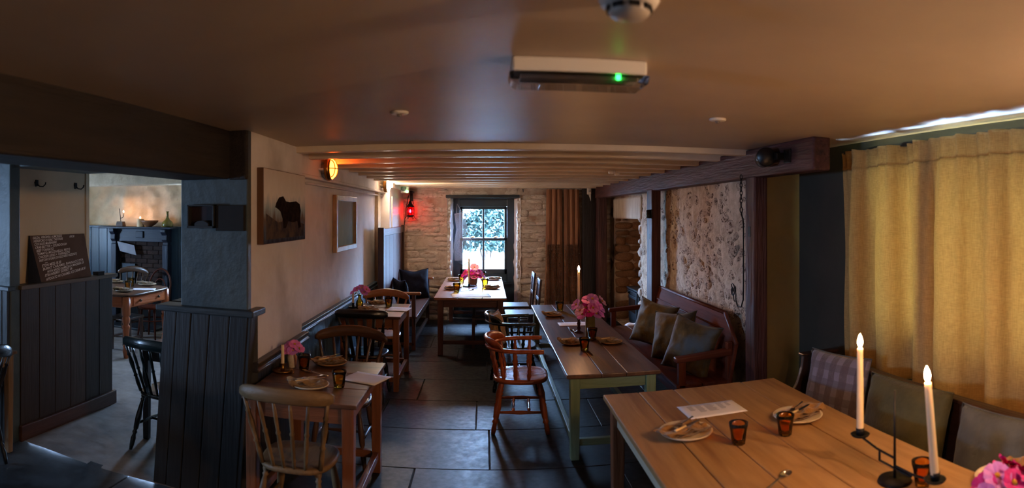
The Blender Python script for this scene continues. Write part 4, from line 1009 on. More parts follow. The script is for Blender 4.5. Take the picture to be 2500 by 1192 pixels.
for s_ in (-1, 1): MB().lathe([(.03, 0), (.034, -.03), (.028, -.045), (.01, -.047)], 14, (s_ * .06, s_ * .12, 0)).build('lamp_head', M_WHITE, c_, True)
MB().tube([(-.06, -.12, -.004), (.06, .12, -.004)], .008, 6).build('bar', M_WHITE, c_, True)
# far corner emergency head, sensor
el = thing('emergency_spot', 'white emergency lamp box with green light in far corner', 'light fitting', (-1.30, 9.55, 2.2))
MB().bb(-.06, .07, -.05, .05, -.06, .055).build('housing', M_WHITE, el, bevel=.01)
MB().lathe([(.035, 0), (.04, .02), (.03, .035), (.008, .04)], 14, (-.01, -.05, .01), Matrix.Rotation(pi / 2, 4, 'X')).build('lens', M_CLEAR, el, True)
MB().box((.045, -.052, -.04), (.03, .01, .03)).build('indicator', emis('green_led', (.05, .8, .25), 3), el)
ps = thing('motion_sensor', 'white motion sensor high on the far wall by oak beam', 'sensor', (1.745, 9.93, 2.19))
MB().bb(-.035, .035, -.04, .02, -.06, .07).build('body', M_WHITE, ps, bevel=.015)
MB().lathe([(.02, 0), (.018, .008), (.004, .012)], 12, (0, -.04, .0), Matrix.Rotation(pi / 2, 4, 'X')).build('lens', mat('sensor_lens', (180, 176, 170), rough=.2), ps, True)
MB().prism([(-.01, -.06), (.03, -.06), (.03, -.17)], (0, -.02, 0), (1, 0, 0), (0, 0, 1), (0, .01, 0)).build('bracket', M_WHITE, ps)
# black spot speaker on beam
sp_ = thing('loudspeaker', 'black cylindrical loudspeaker mounted on the oak beam', 'speaker', (1.985, 3.92, 2.215))
RY = Matrix.Rotation(-pi / 2, 4, 'X') @ Matrix.Rotation(.35, 4, 'Y')
MB().lathe([(.05, -.13), (.062, -.11), (.068, .02), (.07, .09), (.064, .10)], 24, m=Matrix.Rotation(pi / 2, 4, 'X') @ Matrix.Rotation(-.35, 4, 'Y')).build('cabinet', mat('black_satin', (14, 15, 18), (20, 21, 24), sc=5, rough=.35), sp_, True)
MB().lathe([(.064, .098), (.06, .094), (.045, .07), (.018, .065), (.014, .08), (.003, .084)], 24, m=Matrix.Rotation(pi / 2, 4, 'X') @ Matrix.Rotation(-.35, 4, 'Y')).build('cone', M_BLACK, sp_, True)
MB().box((.05, -.14, 0), (.07, .05, .05)).box((.085, -.2, 0), (.02, .10, .10)).build('bracket', M_BLACK, sp_, bevel=.006)
# candle sconce on the mid post
sc_ = thing('wall_sconce', 'small dark metal sconce on the middle oak post', 'sconce', (1.93, 6.86, 1.80))
MB().lathe([(.028, -.05), (.03, -.045), (.03, .045), (.026, .05)], 14).build('cup', mat('dark_green_tin', (26, 34, 30), (38, 46, 40), sc=9, rough=.4, metal=.5), sc_, True)
for z in (-.035, 0, .035): MB().lathe([(.031, z - .004), (.034, z), (.031, z + .004)], 14).build('band', M_BLACK, sc_, True)
MB().bb(.02, .03, -.05, .05, -.055, .055).build('back_plate', M_BLACK, sc_, bevel=.003)

# trammel hook with chain on near post
hk = thing('trammel_hook', 'long iron hook on a chain hanging beside the near oak post', 'hook', (2.015, 4.40, 0))
def link(z, tw):
    pts = [V((.010 * cos(a), 0, z + .021 * sin(a))) for a in [2 * pi * i / 12 for i in range(13)]]
    if tw: pts = [V((0, p.x, p.z)) for p in pts]
    MB().tube(pts, .0035, 5).build('chain_link', M_BLACK, hk, True)
for i in range(8): link(2.10 - i * .032, i % 2)
MB().tube([(0, .022 * cos(a), 1.835 + .022 * sin(a)) for a in [2 * pi * i / 14 for i in range(15)]], .005, 6).build('ring', M_BLACK, hk, True)
MB().tube([(0, 0, 1.815), (0, -.01, 1.79), (0, -.035, 1.76), (0, -.045, 1.70), (0, -.045, 1.25), (0, -.04, 1.11), (0, .0, 1.045), (0, .07, 1.04), (0, .105, 1.09), (0, .11, 1.20)], [.006] * 8 + [.005, .004], 7).build('hook_rod', M_BLACK, hk, True)
sp = [(0, .17 + .05 * (1 - k / 26) * cos(2 * pi * k / 14 + 1), 1.16 + .05 * (1 - k / 26) * sin(2 * pi * k / 14 + 1) * 1.2) for k in range(22)]
MB().tube([(0, .105, 1.08), (0, .14, 1.075)] + sp, .0045, 6).build('scroll', M_BLACK, hk, True)

# threshing boards
M_BOARD = wood('weathered_board', (116, 74, 50), (160, 112, 80), 'z', rough=.8, rv=.1, bump=.8, c3=(66, 40, 30))
M_FLINT = mat('shaded_flint_chip', (62, 44, 36), (150, 134, 116), sc=30, rough=.3, lo=.5, hi=.62)  # chips darkened: shade between the studs is put into their colour
for k, (xa, xb, xta, xtb, lab) in enumerate(((.985, 1.305, 1.03, 1.30, 'left of the pair of tall flint-studded wooden boards'), (1.325, 1.66, 1.325, 1.59, 'right of the pair of tall flint-studded wooden boards'))):
    t = thing('threshing_board', lab, 'board', (0, 9.97, 0), 0, 'flint studded boards')
    n = 3
    for i in range(n):
        a, b = xa + (xb - xa) * i / n, xa + (xb - xa) * (i + 1) / n; c, d = xta + (xtb - xta) * i / n, xta + (xtb - xta) * (i + 1) / n
        rings = []
        for q in range(9):
            v = q / 8; e = .010 * noise.noise(V((i * 3 + k * 9, v * 4, 0)))
            x0_, x1_ = a + (c - a) * v ** .6 + e + .003, b + (d - b) * v ** .6 + .010 * noise.noise(V(((i + 1) * 3 + k * 9, v * 4, 0))) - .003
            z = .16 + 2.06 * v; yy = .035 * v
            dp = .02 + .012 * noise.noise(V((i, v * 5, k)))
            rings.append([(x0_, yy, z), ((x0_ + x1_) / 2, yy - dp, z), (x1_, yy, z), (x1_, yy + .05, z), (x0_, yy + .05, z)])
        MB().loft(rings).build('plank', M_BOARD, t, bevel=.004)
    fl_ = MB()
    for r_ in range(46):
        z = .2 + r_ * .024; v = (z - .16) / 2.06
        xl, xr = xa + (xta - xa) * v ** .6, xb + (xtb - xb) * v ** .6
        for c_i in range(15):
            x = xl + .015 + (xr - xl - .03) * (c_i + .5 * (r_ % 2)) / 15 + rnd.uniform(-.006, .006)
            y = .035 * v - .018; s_ = rnd.uniform(.8, 1.5)
            fl_.add([(x - .0045 * s_, y, z - .01), (x + .0045 * s_, y, z - .01), (x, y - .014 * s_, z - .006), (x, y, z + .014)], [(0, 1, 2), (1, 3, 2), (3, 0, 2), (0, 3, 1)])
    o = fl_.build('flint_studs', M_FLINT, t); o['kind'] = 'stuff'

# net by the window
net = thing('fishing_net', 'pale hand-net with curved frame hanging left of the window', 'net', (-.46, 10.18, 0))
MN = mat('bleached_net_cord', (196, 190, 196), (214, 208, 212), rough=.9)
fr_ = [atY(1150, 517, 10.2), atY(1136, 570, 10.2), atY(1143, 566, 10.2)]
P_ = lambda px, py: V((atY(px, py, 10.18).x + .46, 0, atY(px, py, 10.18).z))
edge_r = [P_(1136, 518), P_(1137, 540), P_(1142, 562), P_(1152, 586)]
edge_l = [P_(1109, 522), P_(1114, 560), P_(1108, 600), P_(1110, 637)]
MB().tube(edge_r, .005, 6).build('frame_arc', mat('cane', (120, 110, 100), rough=.6), net, True)
MB().tube([P_(1109, 524), P_(1136, 517), P_(1131, 525)], .004, 6).build('top_spar', MATS['cane'], net, True)
MB().tube([P_(1109, 636), P_(1132, 648), P_(1152, 634)], .005, 6).build('bottom_spar', MATS['black_iron'], net, True)
MB().tube([P_(1114, 520), P_(1116, 498), P_(1127, 517)], .003, 5).build('hanging_cord', MN, net, True)
def nf(u, v):
    L_ = edge_l; Rr = edge_r + [P_(1152, 634)]
    def ip(c, s_):
        s_ *= len(c) - 1; i = min(int(s_), len(c) - 2); return c[i].lerp(c[i + 1], s_ - i)
    a, b = ip(L_, v), ip(Rr if True else L_, v)
    p = a.lerp(b, u); p.y = -.05 * sin(u * pi) - .02 * noise.noise(V((u * 3, v * 3, 0))); return p
nm_ = MB()
for i in range(17):
    for sg in (0, 1):
        for j in range(34):
            u0 = (i + (j % 2 if sg else 1 - j % 2)) / 17; u1 = (i + (1 - j % 2 if sg else j % 2)) / 17
            if u0 > 1 or u1 > 1: continue
            nm_.tube([nf(u0, j / 34), nf(u1, (j + 1) / 34)], .0013, 3, cap=False)
o = nm_.build('net_mesh', MN, net); o['kind'] = 'stuff'
# ================================================================ BACK ROOM FIREPLACE
fp = thing('fireplace', 'dark blue painted fireplace surround in the back room', 'fireplace', (-5.205, 8.0, 0))
MD = wood('blue_black_surround', (18, 24, 38), (32, 40, 58), 'x', rough=.5, bump=.3)
MDZ = wood('blue_black_surround', (18, 24, 38), (32, 40, 58), 'z', rough=.5, bump=.3)
for s_ in (-1, 1):
    x = s_ * .49
    MB().bb(x - .05, x + .05, -.10, .03, 0, 1.32).build('pilaster', MDZ, fp, bevel=.008)
    MB().prism([(0, 1.56), (-.17, 1.56), (-.17, 1.52), (-.12, 1.47), (-.13, 1.40), (-.09, 1.36), (-.09, 1.32), (0, 1.32)], (x - .045, 0, 0), (0, 1, 0), (0, 0, 1), (.09, 0, 0)).build('corbel', MDZ, fp, bevel=.006)
MB().bb(-.54, .54, -.06, .03, 1.36, 1.57).build('frieze', MD, fp, bevel=.008)
MB().bb(-.07, .07, -.08, -.05, 1.42, 1.53).build('centre_tablet', MD, fp, bevel=.008)
MB().bb(-.72, .66, -.22, .06, 1.57, 1.602).build('mantel_shelf', MD, fp, bevel=.010)
MBR = mat('sooty_brick', (40, 26, 20), (64, 42, 32), sc=12, rough=.95, bump=.4, rv=.3)
MB().bb(-.44, .44, .05, .10, 0, 1.4).build('fireback', mat('soot', (12, 10, 9), (22, 18, 15), sc=5, rough=.95), fp)
bm_ = MB().box((0, 0, 0), (.20, .05, .062)).mesh('brick'); bm_.materials.append(MBR)
for r_ in range(14):
    for c_i in range(4):
        x = -.33 + c_i * .212 + (.1 if r_ % 2 else 0)
        if x < .42: share(bm_, 'brick', fp, (x, .04, .42 + r_ * .070))
MB().prism([(-.44, 1.36), (-.10, 1.30), (-.06, 1.14), (-.38, 1.20)], (0, -.06, 0), (1, 0, 0), (0, 0, 1), (0, -.01, 0)).build('hood_plate', mat('grey_metal_plate', (92, 88, 92), (112, 108, 110), sc=5, rough=.5, metal=.3), fp, bevel=.002)
MB().bb(-.10, .42, -.12, .03, .62, .68).build('hob_top', M_CASTBLUE, fp, bevel=.008)
for k in range(5): MB().bb(-.06, .40, -.135, -.115, .40 + k * .045, .42 + k * .045).build('grate_bar', M_CASTBLUE, fp, bevel=.004)
MB().bb(-.44, .44, -.35, .05, -.02, .04).build('hearth_slab', M_SLATE, fp, bevel=.008)
MB().bb(-.40, -.12, -.02, .05, .4, 1.0).build('side_plate', M_CASTBLUE, fp)

# ---- flames and candles
def flame_mb(s_=1.0): return MB().lathe([(.0015 * s_, 0), (.0062 * s_, .005 * s_), (.0088 * s_, .014 * s_), (.0080 * s_, .024 * s_), (.0044 * s_, .035 * s_), (.0006 * s_, .043 * s_)], 10)
def candle(label, loc, h=.2, r=.011, lit=True, tilt=(0, 0), fs=1.0, group='candles', r2=None, name='taper_candle'):
    t = thing(name, label, 'candle', loc, 0, group)
    t.rotation_euler = (tilt[0], tilt[1], 0)
    r2 = r2 or r * .82
    MB().lathe([(r, 0), (r, .003), (r2, h - .004), (r2 * .8, h), (r2 * .3, h - .002)], 16).build('wax', M_WAX, t, True)
    MB().tube([(0, 0, h - .003), (.0006, 0, h + .008)], .0011, 5).build('wick', M_BLACK, t)
    if lit: flame_mb(fs).build('flame', M_FLAME, t, True, loc=(0, 0, h + .004))
    return t
# mantel things
MY = 7.87
def onmantel(px): return V((MY * tan(TH(px)), MY, 1.602))
p = onmantel(347); candle('wide pillar candle, left of two on the mantel', p + V((-.04, .02, 0)), .115, .058, False, name='pillar_candle', group='pillar candles', r2=.058)
p = onmantel(340); candle('glowing pillar candle in front on the mantel', p + V((.05, -.05, 0)), .125, .055, True, name='pillar_candle', group='pillar candles', r2=.055, fs=.7)
p = onmantel(365); o = MB().lathe([(.04, 0), (.045, .008), (.09, .03), (.135, .075), (.145, .10), (.138, .10), (.08, .035), (.01, .02)], 28, p).build('wooden_bowl', wood('turned_bowl', (132, 84, 52), (166, 112, 74), 'x', rough=.45), None, True); tag(o, 'turned wooden bowl on the mantel shelf', 'bowl')
p = onmantel(409); o = MB().lathe([(.04, 0), (.082, .004), (.09, .03), (.078, .075), (.035, .115), (.018, .15), (.016, .225), (.022, .23), (.022, .24), (.014, .24)], 28, p).build('squat_bottle', mat('olive_bottle', (92, 86, 30), (120, 112, 44), sc=5, rough=.15, coat=.5), None, True); tag(o, 'squat long-necked green bottle on the mantel', 'bottle')
p = onmantel(295); h = thing('candle_nip', 'iron rushlight holder with wooden block on the mantel', 'candle holder', p)
MB().hexa([(-.07, -.05, 0), (.07, -.05, 0), (.07, .05, 0), (-.07, .05, 0)], [(-.055, -.04, .08), (.055, -.04, .08), (.055, .04, .08), (-.055, .04, .08)]).build('block', W_BROWN['x'], h, bevel=.004)
MB().tube([(0, 0, .08), (-.01, 0, .16), (-.03, 0, .29)], .006, 6).build('stem', M_BLACK, h, True)
MB().tube([(-.012, 0, .13), (.03, 0, .14), (.055, 0, .16), (.055, 0, .19)], .005, 6).build('arm', M_BLACK, h, True)
candle('tiny lit candle stub in the iron rushlight holder', p + V((.055, 0, .19)), .03, .011, True, fs=.7)

# ---- chalkboard
bt, bb_ = atX(82, 553, -3.36), atX(88, 694, -3.33)
cb = thing('chalkboard', 'leaning chalk menu board on the dado ledge', 'chalkboard', (-3.335, 0, 1.237))
yl, yr = 3.50, 4.27
tz = .385
ML = wood('board_edge', (24, 20, 17), (36, 30, 26), 'z', rough=.8)
def cp(y, v, off=0): return V((.01 - .058 * v + off, y, tz * v))
def quad(y0a, y0b, y1a, y1b, th, v0=0, v1=1):
    a = [cp(y0a, v0), cp(y0b, v0), cp(y1b, v1), cp(y1a, v1)]
    m_ = MB(); b_ = [p + V((-th, 0, 0)) for p in a]
    return m_.add([tuple(p) for p in a + b_], [(0, 1, 2, 3), (7, 6, 5, 4), (0, 4, 5, 1), (1, 5, 6, 2), (2, 6, 7, 3), (3, 7, 4, 0)])
quad(yl + .10, yr, yl + .02, yr - .03, .012).build('slate', mat('chalkboard_slate', (86, 66, 56), (98, 78, 66), sc=4, rough=.9, spec=.2), cb)
MB().add([tuple(cp(yl + .10, 0)), tuple(cp(yl + .02, 1)), tuple(cp(yl + .02, 1) + V((-.01, -.0, 0))), tuple(cp(yl + .02, 0) + V((-.015, -.06, 0)))], [(0, 1, 2, 3), (3, 2, 1, 0)]).build('back_leaf', ML, cb, solid=.006)
MCH = mat('chalk', (232, 220, 208), rough=.95)
LINES = [(.955, .03, 'GILDA, VIRGINIA ALMONDS', .024), (.955, .50, '£4.50', .024), (.885, .03, 'HEREFORD STEAK TARTARE', .024), (.815, .03, 'COCKLES MARINIERE', .024), (.745, .03, 'CRAB BUTTER + SOURDOUGH', .024), (.675, .035, 'BEEF TONNATO', .024), (.605, .035, 'TOMATO, MOZZARELLA, PESTO', .024), (.535, .04, 'CHICKEN LEEKS + TARRAGON', .024), (.465, .04, 'BABY OAK SQUASH (CAVOLO NERO HAZELNUT)', .024), (.41, .10, '—', .03), (.345, .055, 'ETON MESS £8.50', .026), (.275, .055, 'BURNT CARAMEL PANNACOTTA', .025), (.215, .10, 'WITH SPICED DAMSON IN MADEIRA £9', .023), (.135, .06, 'STRAWBERRY SORBET £6', .026), (.05, .065, 'AFFOGATO W/ CARAMEL ICE CREAM £8.50', .026)]
for v, u, txt, size in LINES:
    cu = bpy.data.curves.new('chalk_line', 'FONT'); cu.body = txt; cu.size = size * 1.18; cu.shear = .25; cu.space_character = 1.04; cu.offset = .0004
    to = bpy.data.objects.new('tmp_text', cu); COL.objects.link(to)
    dg = bpy.context.evaluated_depsgraph_get(); me = bpy.data.meshes.new_from_object(to.evaluated_get(dg))
    bpy.data.objects.remove(to)
    w_ = max(x.co.x for x in me.vertices); maxw = .60 - u
    ys_ = min(1.25, maxw / max(w_, .01)) if w_ > .45 else 1.0
    tilt_ = .10 * (1 - v) + .02
    y0_ = yl + .10 - .08 * v + u
    for x in me.vertices:
        a, b = x.co.x * ys_, x.co.y; vv = v - .03 + (b + a * tilt_) / tz
        x.co = cp(y0_ + a, vv, .0012)
    o = bpy.data.objects.new('chalk_line', me); COL.objects.link(o); o.parent = cb; me.materials.clear(); me.materials.append(MCH)
o = thing('small_box', 'tiny dark box beside the chalkboard on the ledge', 'box', (-3.34, 4.40, 1.235))
MB().bb(-.03, .03, -.05, .05, 0, .025).build('body', ML, o, bevel=.003); MB().bb(-.032, .032, -.052, .052, .025, .034).build('lid', ML, o, bevel=.003)

# ================================================================ STOVE
sv = thing('wood_stove', 'blue-black cast iron wood stove inside the stone hearth', 'stove', (2.16, 8.62, 0))
MB().bb(.03, .42, -.30, .30, .14, .66).build('body', M_CASTBLUE, sv, bevel=.02)
MB().bb(.0, .45, -.33, .33, .66, .69).build('top_plate', M_CASTBLUE, sv, bevel=.008)
MB().prism([(-.28, .58), (-.2, .62), (0, .635), (.2, .62), (.28, .58), (.28, .65), (-.28, .65)], (.005, 0, 0), (0, 1, 0), (0, 0, 1), (.03, 0, 0)).build('arched_brow', M_CASTBLUE, sv, bevel=.006)
dr = MB().bb(.012, .032, -.24, .24, .22, .58).build('door', M_CASTBLUE, sv, bevel=.008)
MB().bb(.006, .012, -.18, .18, .34, .54).build('door_glass', mat('stove_glass', (40, 28, 24), (60, 40, 30), sc=4, rough=.15), dr)
MB().tube([(.0, .20, .40), (-.02, .20, .40), (-.025, .20, .34)], .008, 6).build('door_handle', M_STEEL, dr, True)
for s_ in (-1, 1):
    for x in (.07, .38): MB().turned((x, s_ * .25, .14), (x - .01, s_ * .28, 0), [(0, .03), (.5, .022), (1, .03)], 8).build('leg', M_CASTBLUE, sv, True)
MB().lathe([(.06, 0), (.06, 1.2)], 16, (.3, 0, .69)).build('flue_pipe', M_CASTBLUE, sv, True)
def chamberstick(label, loc, rz=0, r=.06, m=M_BRASS):
    t = thing('chamberstick', label, 'candle holder', loc, rz, 'chambersticks')
    MB().lathe([(r * .7, 0), (r * .95, .004), (r, .014), (r * .97, .016), (r * .6, .007), (.01, .006)], 24).build('dish', m, t, True)
    MB().lathe([(.014, .005), (.013, .02), (.018, .024), (.013, .03), (.015, .055), (.018, .058), (.0125, .058), (.0125, .05)], 14).build('socket', m, t, True)
    MB().tube([(r * .95, 0, .014), (r + .014, 0, .026), (r + .03, 0, .02), (r + .028, 0, .006), (r * .97, 0, .006)], .003, 6).build('finger_ring', m, t, True)
    return t
chamberstick('small brass chamberstick on top of the wood stove', (2.28, 8.44, .69), 1.0)
candle('short lit candle on top of the wood stove', (2.28, 8.44, .735), .11, .011, True, fs=1.1)
# log basket
lb = thing('log_basket', 'wicker log basket by the stove', 'basket', (2.0, 7.72, 0))
o_ = sq(24, .17, .22, 5)
mk = mat('brown_wicker', (70, 46, 28), (104, 72, 44), sc=6, st=(1, 1, 30), rough=.7, bump=.8, bsc=5)
MB().loft([[(x * s_, y * s_, z) for x, y in o_] for s_, z in ((.85, 0), (.95, .12), (1, .24), (.97, .24), (.9, .12), (.8, .02))]).build('weave', mk, lb, True)
MB().loft([[(x * 1.0 + .008 * cos(a), y * 1.0 + .008 * cos(a), .245 + .01 * sin(a)) for x, y in o_] for a in [2 * pi * k / 6 for k in range(6)]], loop=True).build('rim', mk, lb, True)
for k in range(5):
    o = MB().turned((-.10 + .045 * k, -.16, .20), (-.08 + .04 * k, .16, .22 + .02 * (k % 2)), [(0, .018), (.3, .0195), (1, .018)], 9).build('split_log', wood('cut_log', (120, 82, 50), (160, 116, 76), 'y', rough=.9), None)
    o.location = lb.location; tag(o, ('first', 'second', 'third', 'fourth', 'fifth')[k] + ' split log from the left in the wicker basket', 'log', 'logs in the basket')
np_ = MB().grid(lambda u, v: V(((u - .5) * .2, (v - .5) * .27, .04 * noise.noise(V((u * 2, v * 2, 3))))), 8, 8).build('newspaper', M_PAPER, None, True, solid=.006)
np_.location = (1.98, 7.66, .31); np_.rotation_euler = (.15, -.2, .2); tag(np_, 'folded white newspaper on top of the log basket', 'newspaper')
MB().bb(-.05, .05, -.04, .04, .005, .008).build('printed_block', M_INK, np_)
jg = MB().lathe([(.05, 0), (.07, .03), (.075, .16), (.06, .2), (.065, .22), (.06, .22), (.055, .19), (.06, .05), (.01, .02)], 20, (1.72, 7.86, 0)).build('stoneware_crock', M_PLATE, None, True)
tag(jg, 'pale stoneware crock standing left of the log basket', 'crock')

# ================================================================ TABLEWARE
protos = {}
def tumbler_proto():
    n = 36
    prof = [(.026, 0), (.029, .002), (.0315, .02), (.0355, .055), (.039, .072), (.0405, .078), (.041, .092), (.0385, .092), (.036, .07), (.030, .03), (.026, .012), (.004, .010)]
    rings = []
    for r, z in prof:
        f = 1 if z < .068 and r > .0255 else 0
        rings.append([(r * (1 - .06 * f * abs(sin(4.5 * 2 * pi * j / n))) * cos(2 * pi * j / n), r * (1 - .06 * f * abs(sin(4.5 * 2 * pi * j / n))) * sin(2 * pi * j / n), z) for j in range(n)])
    return MB().loft(rings).mesh('glass_tumbler', True)
T_ME = {}
for nm, m_ in (('a', M_AMBER), ('b', M_AMBER2)):
    T_ME[nm] = tumbler_proto(); T_ME[nm].materials.append(m_)
def tumbler(px, py, z, label, k='a', s_=1.0):
    p = atz(px, py, z)
    o = bpy.data.objects.new('glass_tumbler', T_ME[k]); COL.objects.link(o); o.location = p; o.scale = (s_, s_, s_)
    return tag(o, label, 'glass', 'amber tumblers')
PL = {}
for nm, m_ in (('pale', M_PLATE), ('brown', M_PLATE2)):
    PL[nm] = MB().lathe([(.062, 0), (.068, .003), (.090, .008), (.104, .015), (.108, .020), (.106, .022), (.095, .016), (.070, .010), (.01, .009)], 36).mesh('plate', True); PL[nm].materials.append(m_)
def napkin_me(seed, m, w=.19, d=.11):
    N_ = 18
    def layer(k):
        def fn(u, v):
            a, b = u - .5, v - .5; r_ = 1 - .06 * k
            z = .004 + .0075 * k + .007 * noise.noise(V((u * 4 + seed, v * 4, k))) * (1 + k * .4) + .003 * sin(v * 14 + seed + k)
            z += .010 * max(0, abs(a) * 2 - .7) * (1 if k == 0 else .4)
            sh = .02 * k * sin(seed * 2.3 + k)
            return V((a * w * r_ + sh + .006 * noise.noise(V((v * 3, seed, k))), b * d * r_ + .008 * noise.noise(V((u * 3, seed, k + 4))), z))
        return fn
    mb = MB()
    for k in range(3): mb.grid(layer(k), N_, N_)
    # folded edge joining the layers
    mb.grid(lambda u, v: V((layer(0)(0, v).lerp(layer(2)(0, v), u))) + V((-.004 * sin(u * pi), 0, 0)), 3, N_)
    me = mb.mesh('napkin', True); me.materials.append(m); return me
NAP = [napkin_me(s_, m_) for s_, m_ in ((1, M_LINEN), (2.7, M_LINEN), (4.1, M_LINEN2), (5.9, M_LINEN2))]
def knife_proto():
    t = thing('table_knife', 'x', 'knife')
    MB().loft([[(-.055, -.007 * s_, 0), (-.055, .007 * s_, 0), (-.055, .007 * s_, .005), (-.055, -.007 * s_, .005)] if False else [(x, -w, 0), (x, w, 0), (x, w * .8, h_), (x, -w * .8, h_)] for x, w, h_ in ((-.10, .006, .005), (-.095, .008, .007), (-.05, .0075, .007), (-.015, .006, .006))]).build('handle', mat('bone_handle', (220, 190, 140), rough=.35), t, True)
    MB().loft([[(x, -w, .001), (x, w * .6, .001), (x, w * .6, .003), (x, -w, .0022)] for x, w in ((-.015, .005), (.0, .0085), (.06, .0095), (.09, .007), (.102, .001))]).build('blade', M_STEEL, t)
    return t
def fork_proto():
    t = thing('table_fork', 'x', 'fork')
    MB().tube([(-.10, 0, .003), (-.05, 0, .004), (.0, 0, .006), (.03, 0, .009)], [.0065, .0045, .003, .004], 8, flat=.4).build('handle', M_STEEL, t, True)
    MB().loft([[(x, -w, z), (x, w, z), (x, w, z + .002), (x, -w, z + .002)] for x, w, z in ((.025, .003, .008), (.038, .011, .008), (.052, .0115, .005))]).build('head', M_STEEL, t)
    for k in range(4): MB().tube([(.05, -.0095 + k * .0063, .006), (.075, -.0095 + k * .0063, .006), (.094, -.0095 + k * .0063, .010)], [.0017, .0016, .0008], 5).build('tine', M_STEEL, t, True)
    return t
def spoon_proto():
    t = thing('table_spoon', 'x', 'spoon')
    MB().tube([(-.12, 0, .003), (-.06, 0, .006), (.0, 0, .010), (.02, 0, .008)], [.007, .0045, .003, .0045], 8, flat=.4).build('handle', M_STEEL, t, True)
    def bowl(u, v):
        a = (u - .5) * 2; b = (v - .5) * 2; q = sqrt(max(0, 1 - a * a))
        r = a * a + (b * q) ** 2
        return V((.047 + a * .031, b * q * .0215, .010 - .011 * (1 - r)))
    MB().grid(bowl, 16, 12).build('bowl', M_STEEL, t, True, solid=.0012)
    return t
CUT = {}
def cutlery(kind, loc, rz, label, tilt=0):
    if kind not in CUT:
        t = CUT[kind] = {'knife': knife_proto, 'fork': fork_proto, 'spoon': spoon_proto}[kind]()
    else: t = dup(CUT[kind], loc, rz)
    t.location = loc; t.rotation_euler = (0, tilt, rz); t['label'] = label; t['group'] = 'table ' + ('knives' if kind == 'knife' else kind + 's')
    return t
def setting(px, py, z, rz, where, kind='pale', nap=0, cut=('knife', 'fork'), plate=True, s_=1.0, nz=.0):
    p = atz(px, py, z)
    b = z
    if plate:
        o = bpy.data.objects.new('plate', PL[kind]); COL.objects.link(o); o.location = p; o.scale = (s_, s_, s_)
        tag(o, kind + ' stoneware plate ' + where, 'plate', 'stoneware plates'); b = z + .013
    o = bpy.data.objects.new('napkin', NAP[nap]); COL.objects.link(o); o.location = (p.x, p.y, b); o.rotation_euler = (0, 0, rz); o.scale = (s_ * 1.05, s_ * 1.05, 1.5)
    tag(o, ('mustard' if nap < 2 else 'sand') + ' linen napkin folded ' + where, 'napkin', 'folded napkins')
    for k, c in enumerate(cut):
        off = V((.0, -.012 + .028 * k, 0)); off.rotate(Matrix.Rotation(rz, 3, 'Z'))
        cutlery(c, (p.x + off.x, p.y + off.y, b + .035 + .002 * k), rz + .25 + .2 * k + (pi if k == 1 else 0), c + ' lying on the napkin ' + where)
def menu(px, py, z, rz, where, w=.30, d=.21, curl=0.0, printed=True):
    p = atz(px, py, z)
    o = MB().grid(lambda u, v: V(((u - .5) * w, (v - .5) * d, .003 + curl * max(0, u - .6) ** 2)), 10, 6).build('menu_sheet', M_PAPER, None, True, solid=.0012)
    o.location = p; o.rotation_euler = (0, 0, rz)
    if printed:
        for k, (a, b, h_) in enumerate(((-.36, -.26, .55), (-.22, -.10, .75), (-.06, .12, .72), (.16, .27, .7), (.31, .38, .45))):
            q = MB()
            n = int(h_ * 14)
            for i in range(n):
                y = .36 - i * .052; l = (b - a) * rnd.uniform(.7, 1)
                q.bb(a * w, (a + l) * w, y * d, (y + .022) * d, .0046, .0048)
            q.build('print_column', M_INK, o)
    return tag(o, 'white menu sheet ' + where, 'menu', 'menu sheets')

# flowers
FLM = {n: mat(n + '_petal', a, b, sc=30, rough=.7) for n, a, b in (('pink', (222, 100, 190), (238, 146, 214)), ('magenta', (180, 12, 110), (214, 30, 146)), ('pale_pink', (224, 158, 204), (238, 186, 220)), ('mauve', (186, 100, 196), (212, 140, 220)))}
M_EYE = mat('flower_eye', (206, 150, 30), (150, 96, 20), sc=60, rough=.9)
BL = {}
def bloom_mesh(cn, seed):
    if (cn, seed) in BL: return BL[cn, seed]
    mb = MB()
    for k in range(8):
        a = 2 * pi * k / 8 + .08 * sin(k * 3 + seed); lift = .25 + .25 * noise.noise(V((k, seed, 0)))
        def pf_(u, v, a=a, lift=lift, k=k):
            r = .006 + u * .034; wd_ = .017 * sin(min(1, u * .9 + .18) * pi * .62) * (1 - .25 * max(0, u - .85) / .15)
            b = (v - .5) * 2
            x, y, z = r, b * wd_, r * lift - .004 * b * b + .004 * sin(b * 6) * u + .002 * (k % 2)
            return V((x * cos(a) - y * sin(a), x * sin(a) + y * cos(a), z))
        mb.grid(pf_, 5, 4)
    me = mb.mesh('petals', True); me.materials.append(FLM[cn]); BL[cn, seed] = me; return me
EYE = MB().lathe([(.007, 0), (.0085, .003), (.006, .007), (.001, .008)], 10).mesh('flower_eye', True); EYE.materials.append(M_EYE)
